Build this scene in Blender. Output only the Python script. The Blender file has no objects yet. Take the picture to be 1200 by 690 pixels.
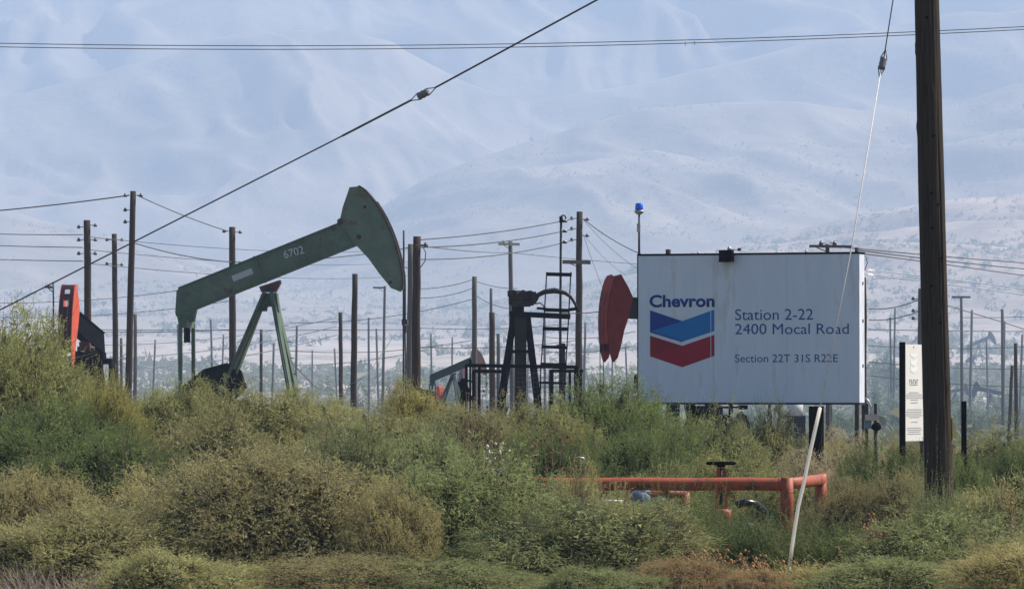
import bpy, math, random
import numpy as np
from mathutils import Vector, Matrix, noise as mnoise

# ------------------------------------------------------------------ camera, world, sun, exposure
SC = bpy.context.scene
C = SC.collection
F = 5700.0                       # focal length in pixels of a 1200 px wide picture
EYE = 2.0
HOR = 455.0                      # picture row of the horizon
PITCH = math.atan((HOR - 345.0) / F)
cam_d = bpy.data.cameras.new('camera'); cam = bpy.data.objects.new('camera', cam_d); C.objects.link(cam)
cam_d.sensor_width = 36.0; cam_d.lens = 36.0 * F / 1200.0
cam_d.clip_start = 0.5; cam_d.clip_end = 12000.0
cam.location = (0, 0, EYE); cam.rotation_euler = (math.pi / 2 + PITCH, 0, 0)
SC.camera = cam

SUN_EL, SUN_AZ = math.radians(48), math.radians(70)     # azimuth measured from straight ahead (+y) to the right (+x)
W = bpy.data.worlds.new('World'); SC.world = W; W.use_nodes = True
wn = W.node_tree; bg = wn.nodes['Background']
sky = wn.nodes.new('ShaderNodeTexSky'); sky.sky_type = 'NISHITA'; sky.sun_disc = False
sky.sun_elevation = SUN_EL; sky.sun_rotation = SUN_AZ; sky.dust_density = 0.6; sky.ozone_density = 2.5
wn.links.new(sky.outputs[0], bg.inputs[0]); bg.inputs[1].default_value = 0.085
sun_d = bpy.data.lights.new('sun', 'SUN'); sun = bpy.data.objects.new('sun', sun_d); C.objects.link(sun)
sun_d.energy = 5.0; sun_d.angle = math.radians(0.5); sun_d.color = (1.0, 0.915, 0.80)
sdir = Vector((math.cos(SUN_EL) * math.sin(SUN_AZ), math.cos(SUN_EL) * math.cos(SUN_AZ), math.sin(SUN_EL)))
sun.rotation_euler = (-sdir).to_track_quat('-Z', 'Y').to_euler()
sun.location = (60, 40, 80)
SC.view_settings.view_transform = 'Standard'; SC.view_settings.look = 'None'
SC.view_settings.exposure = 0.60; SC.view_settings.gamma = 1.0
SC.cycles.max_bounces = 7; SC.cycles.diffuse_bounces = 3; SC.cycles.glossy_bounces = 2
SC.cycles.transmission_bounces = 4; SC.cycles.volume_bounces = 1
SC.cycles.use_denoising = True
HAZE_DENSITY = 2.65e-4
HAZE_COLOR = (0.55, 0.722, 1.0, 1)

rng = np.random.default_rng(7)
random.seed(11)

# ------------------------------------------------------------------ helpers
CP, SP = math.cos(PITCH), math.sin(PITCH)
def P(px, py, d):
    """world point seen at picture pixel (px, py) of the 1200x690 photograph at ground distance d"""
    a, b = (px - 600.0) / F, (345.0 - py) / F
    y = CP - b * SP; z = SP + b * CP
    k = d / y
    return Vector((a * k, d, EYE + z * k))
def S(t):
    t = np.clip(t, 0, 1); return t * t * (3 - 2 * t)

def tag(o, label=None, cat=None, group=None, kind=None):
    if label: o['label'] = label
    if cat: o['category'] = cat
    if group: o['group'] = group
    if kind: o['kind'] = kind
    return o
def empty(name, loc, rz=0):
    o = bpy.data.objects.new(name, None); C.objects.link(o)
    o.location = loc; o.rotation_euler = (0, 0, rz); o.empty_display_size = 0.2
    return o
def copy_tree(o, parent=None):
    c = o.copy(); C.objects.link(c)
    if parent is not None: c.parent = parent
    for ch in list(o.children): copy_tree(ch, c)
    return c

class MB:
    def __init__(s): s.v = []; s.f = []; s.smooth = []
    def add(s, vs, fs, smooth=False):
        n = len(s.v); s.v += [tuple(v) for v in vs]
        s.f += [tuple(i + n for i in f) for f in fs]; s.smooth += [smooth] * len(fs)
        return s
    def box(s, c, size, M=None):
        x, y, z = (q / 2 for q in size); c = Vector(c)
        vs = [Vector((a * x, b * y, e * z)) for a in (-1, 1) for b in (-1, 1) for e in (-1, 1)]
        if M is not None: vs = [M @ v for v in vs]
        return s.add([v + c for v in vs], [(0, 1, 3, 2), (4, 6, 7, 5), (0, 4, 5, 1), (2, 3, 7, 6), (0, 2, 6, 4), (1, 5, 7, 3)])
    def bar(s, p0, p1, w, h, up=(0, 0, 1)):
        p0, p1 = Vector(p0), Vector(p1); d = (p1 - p0).normalized()
        a = d.cross(Vector(up))
        if a.length < 1e-3: a = d.cross(Vector((0, 1, 0)))
        a.normalize(); b = a.cross(d).normalized()
        vs = [p + a * (i * w / 2) + b * (j * h / 2) for p in (p0, p1) for i, j in ((-1, -1), (1, -1), (1, 1), (-1, 1))]
        return s.add(vs, [(0, 3, 2, 1), (4, 5, 6, 7), (0, 1, 5, 4), (1, 2, 6, 5), (2, 3, 7, 6), (3, 0, 4, 7)])
    def tube(s, pts, rads, n=8, caps=True, smooth=True):
        pts = [Vector(p) for p in pts]
        if not hasattr(rads, '__len__'): rads = [rads] * len(pts)
        d0 = (pts[1] - pts[0]).normalized()
        a = d0.cross(Vector((0, 0, 1)))
        if a.length < 1e-2: a = d0.cross(Vector((0, 1, 0)))
        a.normalize(); vs = []; m = len(pts)
        for i, p in enumerate(pts):
            d = (pts[min(i + 1, m - 1)] - pts[max(i - 1, 0)]).normalized()
            a = (a - d * a.dot(d)).normalized(); b = d.cross(a)
            for k in range(n):
                t = 2 * math.pi * k / n
                vs.append(p + (a * math.cos(t) + b * math.sin(t)) * rads[i])
        fs = [(i * n + k, i * n + (k + 1) % n, (i + 1) * n + (k + 1) % n, (i + 1) * n + k) for i in range(m - 1) for k in range(n)]
        s.add(vs, fs, smooth)
        if caps:
            o = len(s.v) - len(vs)
            s.f += [tuple(o + k for k in range(n))[::-1], tuple(o + (m - 1) * n + k for k in range(n))]; s.smooth += [False, False]
        return s
    def prism(s, poly, y0, y1):
        """poly in (x, z), extruded along y"""
        ar = sum(poly[i][0] * poly[(i + 1) % len(poly)][1] - poly[(i + 1) % len(poly)][0] * poly[i][1] for i in range(len(poly)))
        if ar < 0: poly = poly[::-1]
        n = len(poly)
        vs = [(x, y0, z) for x, z in poly] + [(x, y1, z) for x, z in poly]
        fs = [tuple(range(n)), tuple(range(2 * n - 1, n - 1, -1))] + [(i, i + n, (i + 1) % n + n, (i + 1) % n) for i in range(n)]
        return s.add(vs, fs)
    def ring(s, c, r, t, axis='z', n=20, m=6, a0=0, a1=2 * math.pi):
        pts = []
        closed = abs(a1 - a0 - 2 * math.pi) < 1e-6
        k = n if not closed else n + 1
        for i in range(k):
            q = a0 + (a1 - a0) * i / (k - 1)
            u, v = math.cos(q) * r, math.sin(q) * r
            pts.append(Vector(c) + (Vector((u, v, 0)) if axis == 'z' else Vector((u, 0, v)) if axis == 'y' else Vector((0, u, v))))
        return s.tube(pts, t, m, caps=not closed)
    def dome(s, c, r, h, n=12, m=5):
        c = Vector(c); pts = []; rr = []
        for i in range(m + 1):
            q = math.pi / 2 * i / m
            pts.append(c + Vector((0, 0, h * math.sin(q) + 1e-5 * i))); rr.append(max(r * math.cos(q), 0.001))
        return s.tube(pts, rr, n)
    def build(s, name, mat, parent=None, loc=None):
        me = bpy.data.meshes.new(name); me.from_pydata(s.v, [], s.f)
        me.polygons.foreach_set('use_smooth', s.smooth)
        me.validate(); me.update()
        if mat: me.materials.append(mat)
        o = bpy.data.objects.new(name, me); C.objects.link(o)
        if parent is not None: o.parent = parent
        if loc is not None: o.location = loc
        return o

# value noise on numpy arrays
def _hash(i, j, k=0):
    h = (i * 374761393 + j * 668265263 + k * 2147483647) & 0xffffffff
    h = ((h ^ (h >> 13)) * 1274126177) & 0xffffffff
    return ((h ^ (h >> 16)) & 0xffff) / 65535.0
def vnoise(x, y, seed=0):
    i = np.floor(x).astype(np.int64); j = np.floor(y).astype(np.int64)
    fx = S(x - i); fy = S(y - j); s7 = seed * 7919
    a = _hash(i + s7, j); b = _hash(i + 1 + s7, j); c = _hash(i + s7, j + 1); d = _hash(i + 1 + s7, j + 1)
    return (a * (1 - fx) + b * fx) * (1 - fy) + (c * (1 - fx) + d * fx) * fy
def fbm(x, y, oct=4, seed=0, gain=0.5):
    t = 0; a = 1; n = 0
    for o in range(oct):
        t = t + a * vnoise(x * 2 ** o + 17.3 * o, y * 2 ** o + 9.1 * o, seed + o); n += a; a *= gain
    return t / n
def ridged(x, y, oct=4, seed=0):
    t = 0; a = 1; n = 0
    for o in range(oct):
        t = t + a * (1 - np.abs(2 * vnoise(x * 2 ** o + 3.7 * o, y * 2 ** o + 1.9 * o, seed + o) - 1)); n += a; a *= 0.5
    return t / n

# ------------------------------------------------------------------ materials
def mat(name, color, rough=0.7, metal=0.0, var=0.25, scale=6.0, bump=0.15, rust=None, rust_amt=0.45, rust_scale=3.0, spec=0.3, stretch=(1, 1, 1)):
    m = bpy.data.materials.new(name); m.use_nodes = True; nt = m.node_tree; N = nt.nodes; L = nt.links
    b = N['Principled BSDF']; b.inputs['Roughness'].default_value = rough; b.inputs['Metallic'].default_value = metal
    b.inputs['Specular IOR Level'].default_value = spec
    tc = N.new('ShaderNodeTexCoord'); mp = N.new('ShaderNodeMapping'); mp.inputs['Scale'].default_value = stretch
    L.new(tc.outputs['Object'], mp.inputs[0])
    no = N.new('ShaderNodeTexNoise'); no.inputs['Scale'].default_value = scale; no.inputs['Detail'].default_value = 6; no.inputs['Roughness'].default_value = 0.65
    L.new(mp.outputs[0], no.inputs['Vector'])
    mr = N.new('ShaderNodeMapRange'); mr.inputs[1].default_value = 0.3; mr.inputs[2].default_value = 0.7
    mr.inputs[3].default_value = 1 - var; mr.inputs[4].default_value = 1 + var
    L.new(no.outputs[0], mr.inputs[0])
    mx = N.new('ShaderNodeVectorMath'); mx.operation = 'SCALE'; mx.inputs[0].default_value = color[:3]
    L.new(mr.outputs[0], mx.inputs['Scale']); out = mx.outputs[0]
    if rust:
        n2 = N.new('ShaderNodeTexNoise'); n2.inputs['Scale'].default_value = rust_scale; n2.inputs['Detail'].default_value = 8; n2.inputs['Roughness'].default_value = 0.7
        L.new(mp.outputs[0], n2.inputs['Vector'])
        r = N.new('ShaderNodeMapRange'); r.inputs[1].default_value = 1 - rust_amt; r.inputs[2].default_value = 1 - rust_amt + 0.08
        L.new(n2.outputs[0], r.inputs[0])
        mm = N.new('ShaderNodeMix'); mm.data_type = 'RGBA'; mm.inputs[7].default_value = (*rust, 1)
        L.new(r.outputs[0], mm.inputs[0]); L.new(out, mm.inputs[6]); out = mm.outputs[2]
    L.new(out, b.inputs['Base Color'])
    if bump:
        bp = N.new('ShaderNodeBump'); bp.inputs['Strength'].default_value = bump; bp.inputs['Distance'].default_value = 0.02
        L.new(no.outputs[0], bp.inputs['Height']); L.new(bp.outputs[0], b.inputs['Normal'])
    return m

M = {}
M['pole'] = mat('creosoted_wood', (0.060, 0.043, 0.031), 0.9, var=0.5, scale=9, stretch=(6, 6, 0.5), bump=0.6, spec=0.1)
M['polegrey'] = mat('weathered_grey_wood', (0.12, 0.11, 0.10), 0.9, var=0.4, scale=9, stretch=(6, 6, 0.5), bump=0.5, spec=0.1)
M['armwood'] = mat('crossarm_wood', (0.14, 0.12, 0.10), 0.9, var=0.4, scale=9, spec=0.1)
M['palearm'] = mat('pale_crossarm_wood', (0.42, 0.37, 0.30), 0.9, var=0.2, scale=9, spec=0.1)
M['green'] = mat('faded_green_paint', (0.088, 0.130, 0.085), 0.6, var=0.30, scale=2.2, rust=(0.07, 0.045, 0.032), rust_amt=0.42, rust_scale=2.6)
M['greenhead'] = mat('faded_green_head_paint', (0.115, 0.160, 0.110), 0.65, var=0.28, scale=1.6, rust=(0.14, 0.09, 0.055), rust_amt=0.42, rust_scale=2.0)
M['rim'] = mat('rusty_track_steel', (0.06, 0.045, 0.04), 0.8, var=0.4)
M['steel'] = mat('dark_steel', (0.03, 0.03, 0.032), 0.6, var=0.4, rust=(0.08, 0.045, 0.03), rust_amt=0.4)
M['black'] = mat('black_oiled_steel', (0.009, 0.009, 0.011), 0.9, var=0.4, spec=0.0)
M['redbr'] = mat('faded_red_bearing_paint', (0.11, 0.038, 0.034), 0.7, rust=(0.08, 0.04, 0.03))
M['red'] = mat('weathered_red_paint', (0.32, 0.032, 0.018), 0.65, var=0.3, scale=2.5, rust=(0.10, 0.035, 0.025), rust_amt=0.42)
M['redshade'] = mat('shaded_red_paint', (0.065, 0.009, 0.009), 0.85, var=0.3, scale=2.5, rust=(0.035, 0.014, 0.012), rust_amt=0.45, spec=0.0)  # darker copy of the red, paints shade on the head's side plates
M['redlit'] = mat('sunlit_red_paint', (0.55, 0.085, 0.04), 0.65, var=0.2, scale=2.5, rust=(0.20, 0.05, 0.03), rust_amt=0.36)  # brighter copy of the red, paints sunlight into the head plates
M['frontshade'] = mat('shaded_front_red_paint', (0.07, 0.012, 0.014), 0.65, var=0.3, scale=2.5)  # dark copy of the red, shade painted on the head's front track
M['pinkred'] = mat('sun_faded_red_paint', (0.36, 0.17, 0.14), 0.8, var=0.2, scale=2.5)
M['pipe'] = mat('weathered_orange_pipe_paint', (0.36, 0.084, 0.036), 0.55, var=0.22, scale=3.0, rust=(0.13, 0.055, 0.04), rust_amt=0.47, rust_scale=4.0, stretch=(1, 1, 1))
M['galv'] = mat('galvanised_steel', (0.42, 0.44, 0.46), 0.45, 0.7, var=0.2, scale=8)
M['wire'] = mat('dull_wire', (0.09, 0.09, 0.09), 0.5, 0.5, var=0.1, bump=0)
M['guywire'] = mat('pale_galvanised_strand', (0.62, 0.60, 0.55), 0.6, 0.0, var=0.2, scale=30, bump=0)
M['wirebright'] = mat('bright_aluminium_wire', (0.75, 0.76, 0.78), 0.28, 0.9, var=0.05, bump=0, spec=0.5)
M['guardwhite'] = mat('white_plastic_guard', (0.72, 0.70, 0.64), 0.5, var=0.08, scale=3)
M['signwhite'] = mat('sign_sheet_paint', (0.59, 0.635, 0.73), 0.45, var=0.05, scale=1.6, bump=0.02, rust=(0.53, 0.55, 0.58), rust_amt=0.45, rust_scale=1.5, stretch=(2.5, 2.5, 0.5))
M['signedge'] = mat('sign_edge_aluminium', (0.70, 0.74, 0.80), 0.5, 0.0, var=0.25, scale=5, stretch=(3, 3, .6), bump=0.3)
M['plaque'] = mat('plaque_sheet_paint', (0.80, 0.78, 0.72), 0.7, var=0.05, scale=4, bump=0.02)
M['plaquefaint'] = mat('plaque_faint_print', (0.88, 0.88, 0.86), 0.7, var=0.02, bump=0)
M['plaquegrey'] = mat('plaque_grey_print', (0.50, 0.50, 0.49), 0.8, var=0.1, bump=0)
M['plaquedark'] = mat('plaque_dark_print', (0.22, 0.22, 0.22), 0.8, var=0.1, bump=0)
M['navy'] = mat('navy_letter_vinyl', (0.012, 0.045, 0.22), 0.5, var=0.08, bump=0)
M['textblue'] = mat('blue_letter_vinyl', (0.012, 0.075, 0.25), 0.5, var=0.08, bump=0)
M['logoblue'] = mat('logo_mid_blue', (0.003, 0.16, 0.43), 0.5, var=0.06, bump=0)
M['logodark'] = mat('logo_dark_blue', (0.008, 0.045, 0.26), 0.5, var=0.10, bump=0)
M['logored'] = mat('logo_red', (0.30, 0.008, 0.028), 0.5, var=0.06, bump=0)
M['logodred'] = mat('logo_dark_red', (0.24, 0.010, 0.022), 0.5, var=0.06, bump=0)
M['beacon'] = mat('blue_beacon_plastic', (0.02, 0.14, 0.75), 0.25, var=0.1, bump=0, spec=0.5)
M['greybox'] = mat('grey_enclosure_paint', (0.42, 0.37, 0.33), 0.6, var=0.15)
M['bluegrey'] = mat('blue_grey_valve_paint', (0.10, 0.15, 0.22), 0.5, var=0.2)
M['yellow'] = mat('yellow_plastic', (0.62, 0.42, 0.03), 0.5, var=0.1)
M['whitepaint'] = mat('plain_white_paint', (0.78, 0.78, 0.76), 0.6, var=0.08)
M['porcelain'] = mat('insulator_glaze', (0.10, 0.07, 0.06), 0.25, var=0.1, bump=0, spec=0.5)
M['fardark'] = mat('far_dark_green_paint', (0.022, 0.036, 0.030), 0.8, var=0.2)
M['trunk'] = mat('grey_brown_bark', (0.12, 0.10, 0.08), 0.9, var=0.3)

def add_translucency(m, color, f):
    nt = m.node_tree; N = nt.nodes; b = N['Principled BSDF']; t = N.new('ShaderNodeBsdfTranslucent'); t.inputs[0].default_value = (*color, 1)
    ms = N.new('ShaderNodeMixShader'); ms.inputs[0].default_value = f; nt.links.new(b.outputs[0], ms.inputs[1]); nt.links.new(t.outputs[0], ms.inputs[2])
    nt.links.new(ms.outputs[0], N['Material Output'].inputs[0])
add_translucency(M['guardwhite'], (0.92, 0.88, 0.78), 0.6)
def leaf_material():
    m = bpy.data.materials.new('shrub_foliage'); m.use_nodes = True; nt = m.node_tree; N = nt.nodes; L = nt.links
    for n in list(N): N.remove(n)
    out = N.new('ShaderNodeOutputMaterial'); oi = N.new('ShaderNodeObjectInfo')
    at = N.new('ShaderNodeAttribute'); at.attribute_name = 'tint'
    sp = N.new('ShaderNodeSeparateColor'); L.new(at.outputs['Color'], sp.inputs[0])
    sc = N.new('ShaderNodeVectorMath'); sc.operation = 'SCALE'
    L.new(oi.outputs['Color'], sc.inputs[0])
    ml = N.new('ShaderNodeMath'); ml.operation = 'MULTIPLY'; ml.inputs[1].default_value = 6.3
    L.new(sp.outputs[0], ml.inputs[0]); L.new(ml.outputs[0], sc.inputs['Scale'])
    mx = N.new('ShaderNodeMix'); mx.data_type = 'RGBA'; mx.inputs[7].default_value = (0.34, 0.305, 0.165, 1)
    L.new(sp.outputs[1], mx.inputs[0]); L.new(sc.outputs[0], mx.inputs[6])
    d = N.new('ShaderNodeBsdfDiffuse'); t = N.new('ShaderNodeBsdfTranslucent'); ms = N.new('ShaderNodeMixShader'); ms.inputs[0].default_value = 0.30
    L.new(mx.outputs[2], d.inputs[0]); L.new(mx.outputs[2], t.inputs[0])
    L.new(d.outputs[0], ms.inputs[1]); L.new(t.outputs[0], ms.inputs[2]); L.new(ms.outputs[0], out.inputs[0])
    return m
M['leaf'] = leaf_material()
M['twig'] = mat('woody_twig', (0.12, 0.095, 0.07), 0.9, var=0.3, bump=0)

def ground_material():
    m = bpy.data.materials.new('desert_ground'); m.use_nodes = True; nt = m.node_tree; N = nt.nodes; L = nt.links
    b = N['Principled BSDF']; b.inputs['Roughness'].default_value = 0.95; b.inputs['Specular IOR Level'].default_value = 0.05
    ge = N.new('ShaderNodeNewGeometry'); sx = N.new('ShaderNodeSeparateXYZ'); L.new(ge.outputs['Position'], sx.inputs[0])
    def noise(scale, detail=6, rough=0.6, st=(1, 1, 1)):
        mp = N.new('ShaderNodeMapping'); mp.inputs['Scale'].default_value = st; L.new(ge.outputs['Position'], mp.inputs[0])
        n = N.new('ShaderNodeTexNoise'); n.inputs['Scale'].default_value = scale; n.inputs['Detail'].default_value = detail; n.inputs['Roughness'].default_value = rough
        L.new(mp.outputs[0], n.inputs['Vector']); return n.outputs[0]
    def rng_(v, a, c, lo=0.0, hi=1.0):
        r = N.new('ShaderNodeMapRange'); r.inputs[1].default_value = a; r.inputs[2].default_value = c; r.inputs[3].default_value = lo; r.inputs[4].default_value = hi
        L.new(v, r.inputs[0]); return r.outputs[0]
    def mix(f, a, c):
        x = N.new('ShaderNodeMix'); x.data_type = 'RGBA'
        for v, s in ((f, 0), (a, 6), (c, 7)):
            if isinstance(v, (int, float)): x.inputs[s].default_value = v
            elif isinstance(v, tuple): x.inputs[s].default_value = (*v, 1)
            else: L.new(v, x.inputs[s])
        return x.outputs[2]
    def mul(a, c):
        x = N.new('ShaderNodeMath'); x.operation = 'MULTIPLY'; L.new(a, x.inputs[0])
        if isinstance(c, float): x.inputs[1].default_value = c
        else: L.new(c, x.inputs[1])
        return x.outputs[0]
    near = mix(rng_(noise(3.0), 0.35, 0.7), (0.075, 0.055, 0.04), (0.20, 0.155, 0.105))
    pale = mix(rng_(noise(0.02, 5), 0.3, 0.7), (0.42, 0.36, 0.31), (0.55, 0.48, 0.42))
    patch = rng_(noise(0.035, 7, 0.7, (1, 0.35, 1)), 0.50, 0.60)
    plain = mix(mul(patch, 0.55), pale, (0.17, 0.15, 0.11))
    hill = mix(rng_(noise(0.006, 8, 0.62), 0.32, 0.68), (0.20, 0.165, 0.125), (0.46, 0.385, 0.30))
    streak = rng_(noise(0.012, 6, 0.6, (1.0, 0.25, 1)), 0.42, 0.66)
    hill = mix(mul(streak, 0.30), hill, (0.24, 0.20, 0.155))
    speck = rng_(noise(0.22, 5, 0.7), 0.58, 0.66)
    dens = rng_(noise(0.004, 3), 0.38, 0.58)
    hill = mix(mul(mul(speck, dens), 0.6), hill, (0.13, 0.12, 0.09))
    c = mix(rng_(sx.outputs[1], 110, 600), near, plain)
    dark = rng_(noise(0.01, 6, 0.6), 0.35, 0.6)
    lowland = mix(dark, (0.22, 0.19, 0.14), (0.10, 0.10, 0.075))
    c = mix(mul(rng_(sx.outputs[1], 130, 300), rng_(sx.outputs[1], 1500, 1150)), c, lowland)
    ra = N.new('ShaderNodeMath'); ra.operation = 'DIVIDE'; L.new(sx.outputs[0], ra.inputs[0]); L.new(sx.outputs[1], ra.inputs[1])
    nb = noise(0.0025, 4)
    ad = N.new('ShaderNodeMath'); ad.operation = 'MULTIPLY_ADD'; L.new(nb, ad.inputs[0]); ad.inputs[1].default_value = 0.08; L.new(ra.outputs[0], ad.inputs[2])
    right = mul(rng_(ad.outputs[0], 0.070, 0.10), rng_(sx.outputs[1], 4300, 3900))
    foot = mix(rng_(noise(0.006, 7, 0.6), 0.40, 0.60), (0.25, 0.19, 0.14), (0.56, 0.44, 0.33))
    hill = mix(right, hill, foot)
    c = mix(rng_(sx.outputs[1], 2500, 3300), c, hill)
    L.new(c, b.inputs['Base Color'])
    bp = N.new('ShaderNodeBump'); bp.inputs['Strength'].default_value = 0.7; bp.inputs['Distance'].default_value = 6.0
    L.new(noise(0.03, 8, 0.65), bp.inputs['Height'])
    L.new(bp.outputs[0], b.inputs['Normal'])
    return m
M['ground'] = ground_material()

# ------------------------------------------------------------------ terrain
BASE_Y = [-200, 150, 300, 600, 900, 1200, 1600, 2100, 2700, 3400, 4300, 5200, 6400, 7600]
BASE_Z = [0, -0.1, -1.6, -5.5, -6.8, -4.0, 5.0, 16, 30, 52, 84, 112, 155, 200]
R_CREST = [  # crest distance, face length, (px, py) crest line in the photograph
    (3900, 1300, [(-600, 400), (300, 392), (500, 372), (600, 347), (700, 318), (800, 290), (900, 266), (1000, 246), (1100, 232), (1200, 220), (1900, 200)]),
    (4400, 800, [(-900, 200), (-200, 225), (0, 240), (100, 262), (200, 290), (320, 330), (600, 380), (1900, 380)]),
    (5000, 950, [(-900, 320), (0, 330), (250, 325), (350, 292), (430, 245), (500, 205), (560, 175), (620, 150), (700, 120), (760, 104), (850, 96), (930, 97), (1000, 108), (1070, 118), (1130, 105), (1200, 80), (1900, 30)]),
    (5800, 800, [(-900, 160), (0, 100), (100, 75), (200, 52), (280, 30), (340, 18), (400, 18), (460, 35), (540, 78), (620, 104), (700, 92), (850, 58), (1000, 22), (1200, -5), (1900, -40)]),
    (6700, 850, [(-900, -60), (0, -70), (300, -95), (700, -70), (1100, -90), (1900, -60)]),
]
def base_z(y):
    return np.interp(y, BASE_Y, BASE_Z)
def ground_z(x, y, detail=True):
    x = np.asarray(x, float); y = np.asarray(y, float)
    z = base_z(y) + 0.0
    berm = S((y - 62) / 18) * (1 - S((y - 100) / 25)) * (1 - S((x - 0.9) / 1.8))
    z = z + berm * (0.85 + 0.35 * (1 - S((x + 9.5) / 4)))
    z = z + (fbm(x / 5, y / 5, 3, 3) - 0.5) * 0.25 * (y < 400)
    z = z + (fbm(x / 160, y / 120, 4, 5) - 0.5) * 5.0 * S((y - 700) / 900)
    yy = np.maximum(y, 30)
    px = 600 + x / yy * F
    wx = x * 0.86 + y * 0.38 + (fbm(x / 450, y / 450, 3, 21) - 0.5) * 330
    for k, (Y, Lf, cr) in enumerate(R_CREST):
        py = np.interp(px, [c[0] for c in cr], [c[1] for c in cr])
        Yl = Y + (fbm(x / 420, x * 0 + k * 7.7, 3, 40 + k) - 0.5) * 260
        zc = EYE + (HOR - py) / F * Yl
        z0 = base_z(Yl - Lf)
        t = (y - (Yl - Lf)) / Lf
        prof = np.where(t < 1, (0.35 * np.clip(t, 0, 1) + 0.65 * np.sin(np.clip(t, 0, 1) * np.pi / 2) ** 1.4), 1.0)
        face = z0 + (zc - z0) * prof
        m_ = S(t * 1.6) * S((1.10 - t) * 4)
        gul = (1 - ridged(wx / 330 + k * 3, y / 620, 3, 60 + k)) * m_
        fine = (1 - ridged(wx / 95 + k * 5, y / 260 + x / 400, 3, 80 + k)) * m_
        face = face - (gul * 0.36 + fine * 0.12) * (zc - z0)
        face = face - np.clip(y - Yl, 0, None) * 0.22
        z = np.where(t > 0, np.maximum(z, face), z)
    z = z + (fbm(x / 45, y / 70, 3, 9) - 0.5) * 4.0 * S((y - 2400) / 900)
    return z
def gz(x, y): return float(ground_z(np.array([x]), np.array([y]))[0])

def grid_mesh(name, X, Y, Z, material):
    r, c = X.shape
    me = bpy.data.meshes.new(name); co = np.stack([X, Y, Z], -1).reshape(-1, 3).astype(np.float32)
    i = (np.arange(r - 1)[:, None] * c + np.arange(c - 1)[None, :]).ravel()
    q = np.stack([i, i + 1, i + c + 1, i + c], -1).astype(np.int32)
    me.vertices.add(len(co)); me.vertices.foreach_set('co', co.ravel())
    me.loops.add(q.size); me.loops.foreach_set('vertex_index', q.ravel())
    me.polygons.add(len(q)); me.polygons.foreach_set('loop_start', np.arange(0, q.size, 4, dtype=np.int32))
    me.polygons.foreach_set('use_smooth', np.ones(len(q), bool))
    me.update(calc_edges=True); me.materials.append(material)
    o = bpy.data.objects.new(name, me); C.objects.link(o); return o

ys = np.concatenate([np.linspace(-180, 38, 10), np.geomspace(42, 1500, 220), np.linspace(1510, 6990, 520)])
u = np.linspace(-1, 1, 441)
uu = 0.25 * u + 0.75 * u ** 3
hw = 150 + 0.48 * np.maximum(ys, 0)
X = uu[None, :] * hw[:, None]; Y = np.repeat(ys[:, None], len(u), 1)
ZT = ground_z(X, Y)
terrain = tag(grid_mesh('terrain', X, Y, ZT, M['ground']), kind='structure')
Z_TOP = float(ZT.max())

def tri_mesh(name, V, tint, material):
    """V (n,3,3) triangle soup, tint (n,2)"""
    n = len(V); me = bpy.data.meshes.new(name)
    me.vertices.add(n * 3); me.vertices.foreach_set('co', V.astype(np.float32).ravel())
    me.loops.add(n * 3); me.loops.foreach_set('vertex_index', np.arange(n * 3, dtype=np.int32))
    me.polygons.add(n); me.polygons.foreach_set('loop_start', np.arange(0, n * 3, 3, dtype=np.int32))
    a = me.attributes.new('tint', 'FLOAT_COLOR', 'POINT')
    col = np.ones((n, 3, 4), np.float32); col[:, :, 0] = tint[:, None, 0]; col[:, :, 1] = tint[:, None, 1]; col[:, :, 2] = 0
    a.data.foreach_set('color', col.ravel())
    me.update(calc_edges=True); me.materials.append(material); return me
def unit(v): return v / np.maximum(np.linalg.norm(v, axis=-1, keepdims=True), 1e-9)

# far low scrub: dark desert bushes on the valley floor and the hillsides (nobody could count it)
def scatter_scrub(name, n, yr, sz, ntri, material, keep, color, flat=0.6):
    y = rng.uniform(yr[0] ** 2, yr[1] ** 2, n) ** 0.5
    x = rng.uniform(-0.16, 0.16, n) * y
    k = keep(x, y); x, y = x[k], y[k]; n = len(x)
    z = ground_z(x, y)
    s = rng.uniform(sz[0], sz[1], n) * np.exp(rng.normal(0, 0.35, n))
    c = np.stack([x, y, z], -1)
    d = unit(rng.normal(size=(n, ntri, 3))); d[..., 2] = np.abs(d[..., 2])
    p = d * rng.uniform(0.3, 1.0, (n, ntri, 1)) ** 0.5
    p[..., 2] *= flat * 1.5
    ctr = c[:, None] + p * s[:, None, None] * 0.5
    off = rng.normal(size=(n, ntri, 3, 3)) * (0.10 if ntri > 20 else 0.16)
    V = ctr[:, :, None, :] + off * s[:, None, None, None]
    V = V.reshape(-1, 3, 3)
    tint = np.stack([0.5 * rng.uniform(0.6, 1.4, len(V)), np.clip(rng.normal(0.1, 0.15, len(V)), 0, 1)], -1)
    o = bpy.data.objects.new(name, tri_mesh(name, V, tint, material)); C.objects.link(o); o.color = (*color, 1)
    return tag(o, kind='stuff')
def patchy(a, b, seed, sc):
    return lambda x, y: (fbm(x / sc, y / sc, 4, seed) + rng.uniform(-0.12, 0.12, len(x))) > np.interp(y, [0, 5000], [a, b])
tag(scatter_scrub('valley_scrub', 14000, (420, 1800), (1.6, 4.0), 34, M['leaf'], lambda x, y: patchy(0.47, 0.47, 31, 60)(x, y) | ((x / y > 0.065) & (fbm(x / 40, y / 90, 3, 33) > 0.40)), (0.070, 0.078, 0.050)), 'dark desert bushes dotted over the valley floor behind the poles')
tag(scatter_scrub('foothill_scrub', 14000, (1500, 3900), (2.4, 6.0), 14, M['leaf'], lambda x, y: (fbm(x / 70, y / 110, 4, 35) + rng.uniform(-.08, .08, len(x))) > np.where(x / y > 0.03, 0.44, 0.60), (0.085, 0.085, 0.062)), 'scattered dark bushes on the pale slopes at the foot of the hills')
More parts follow.
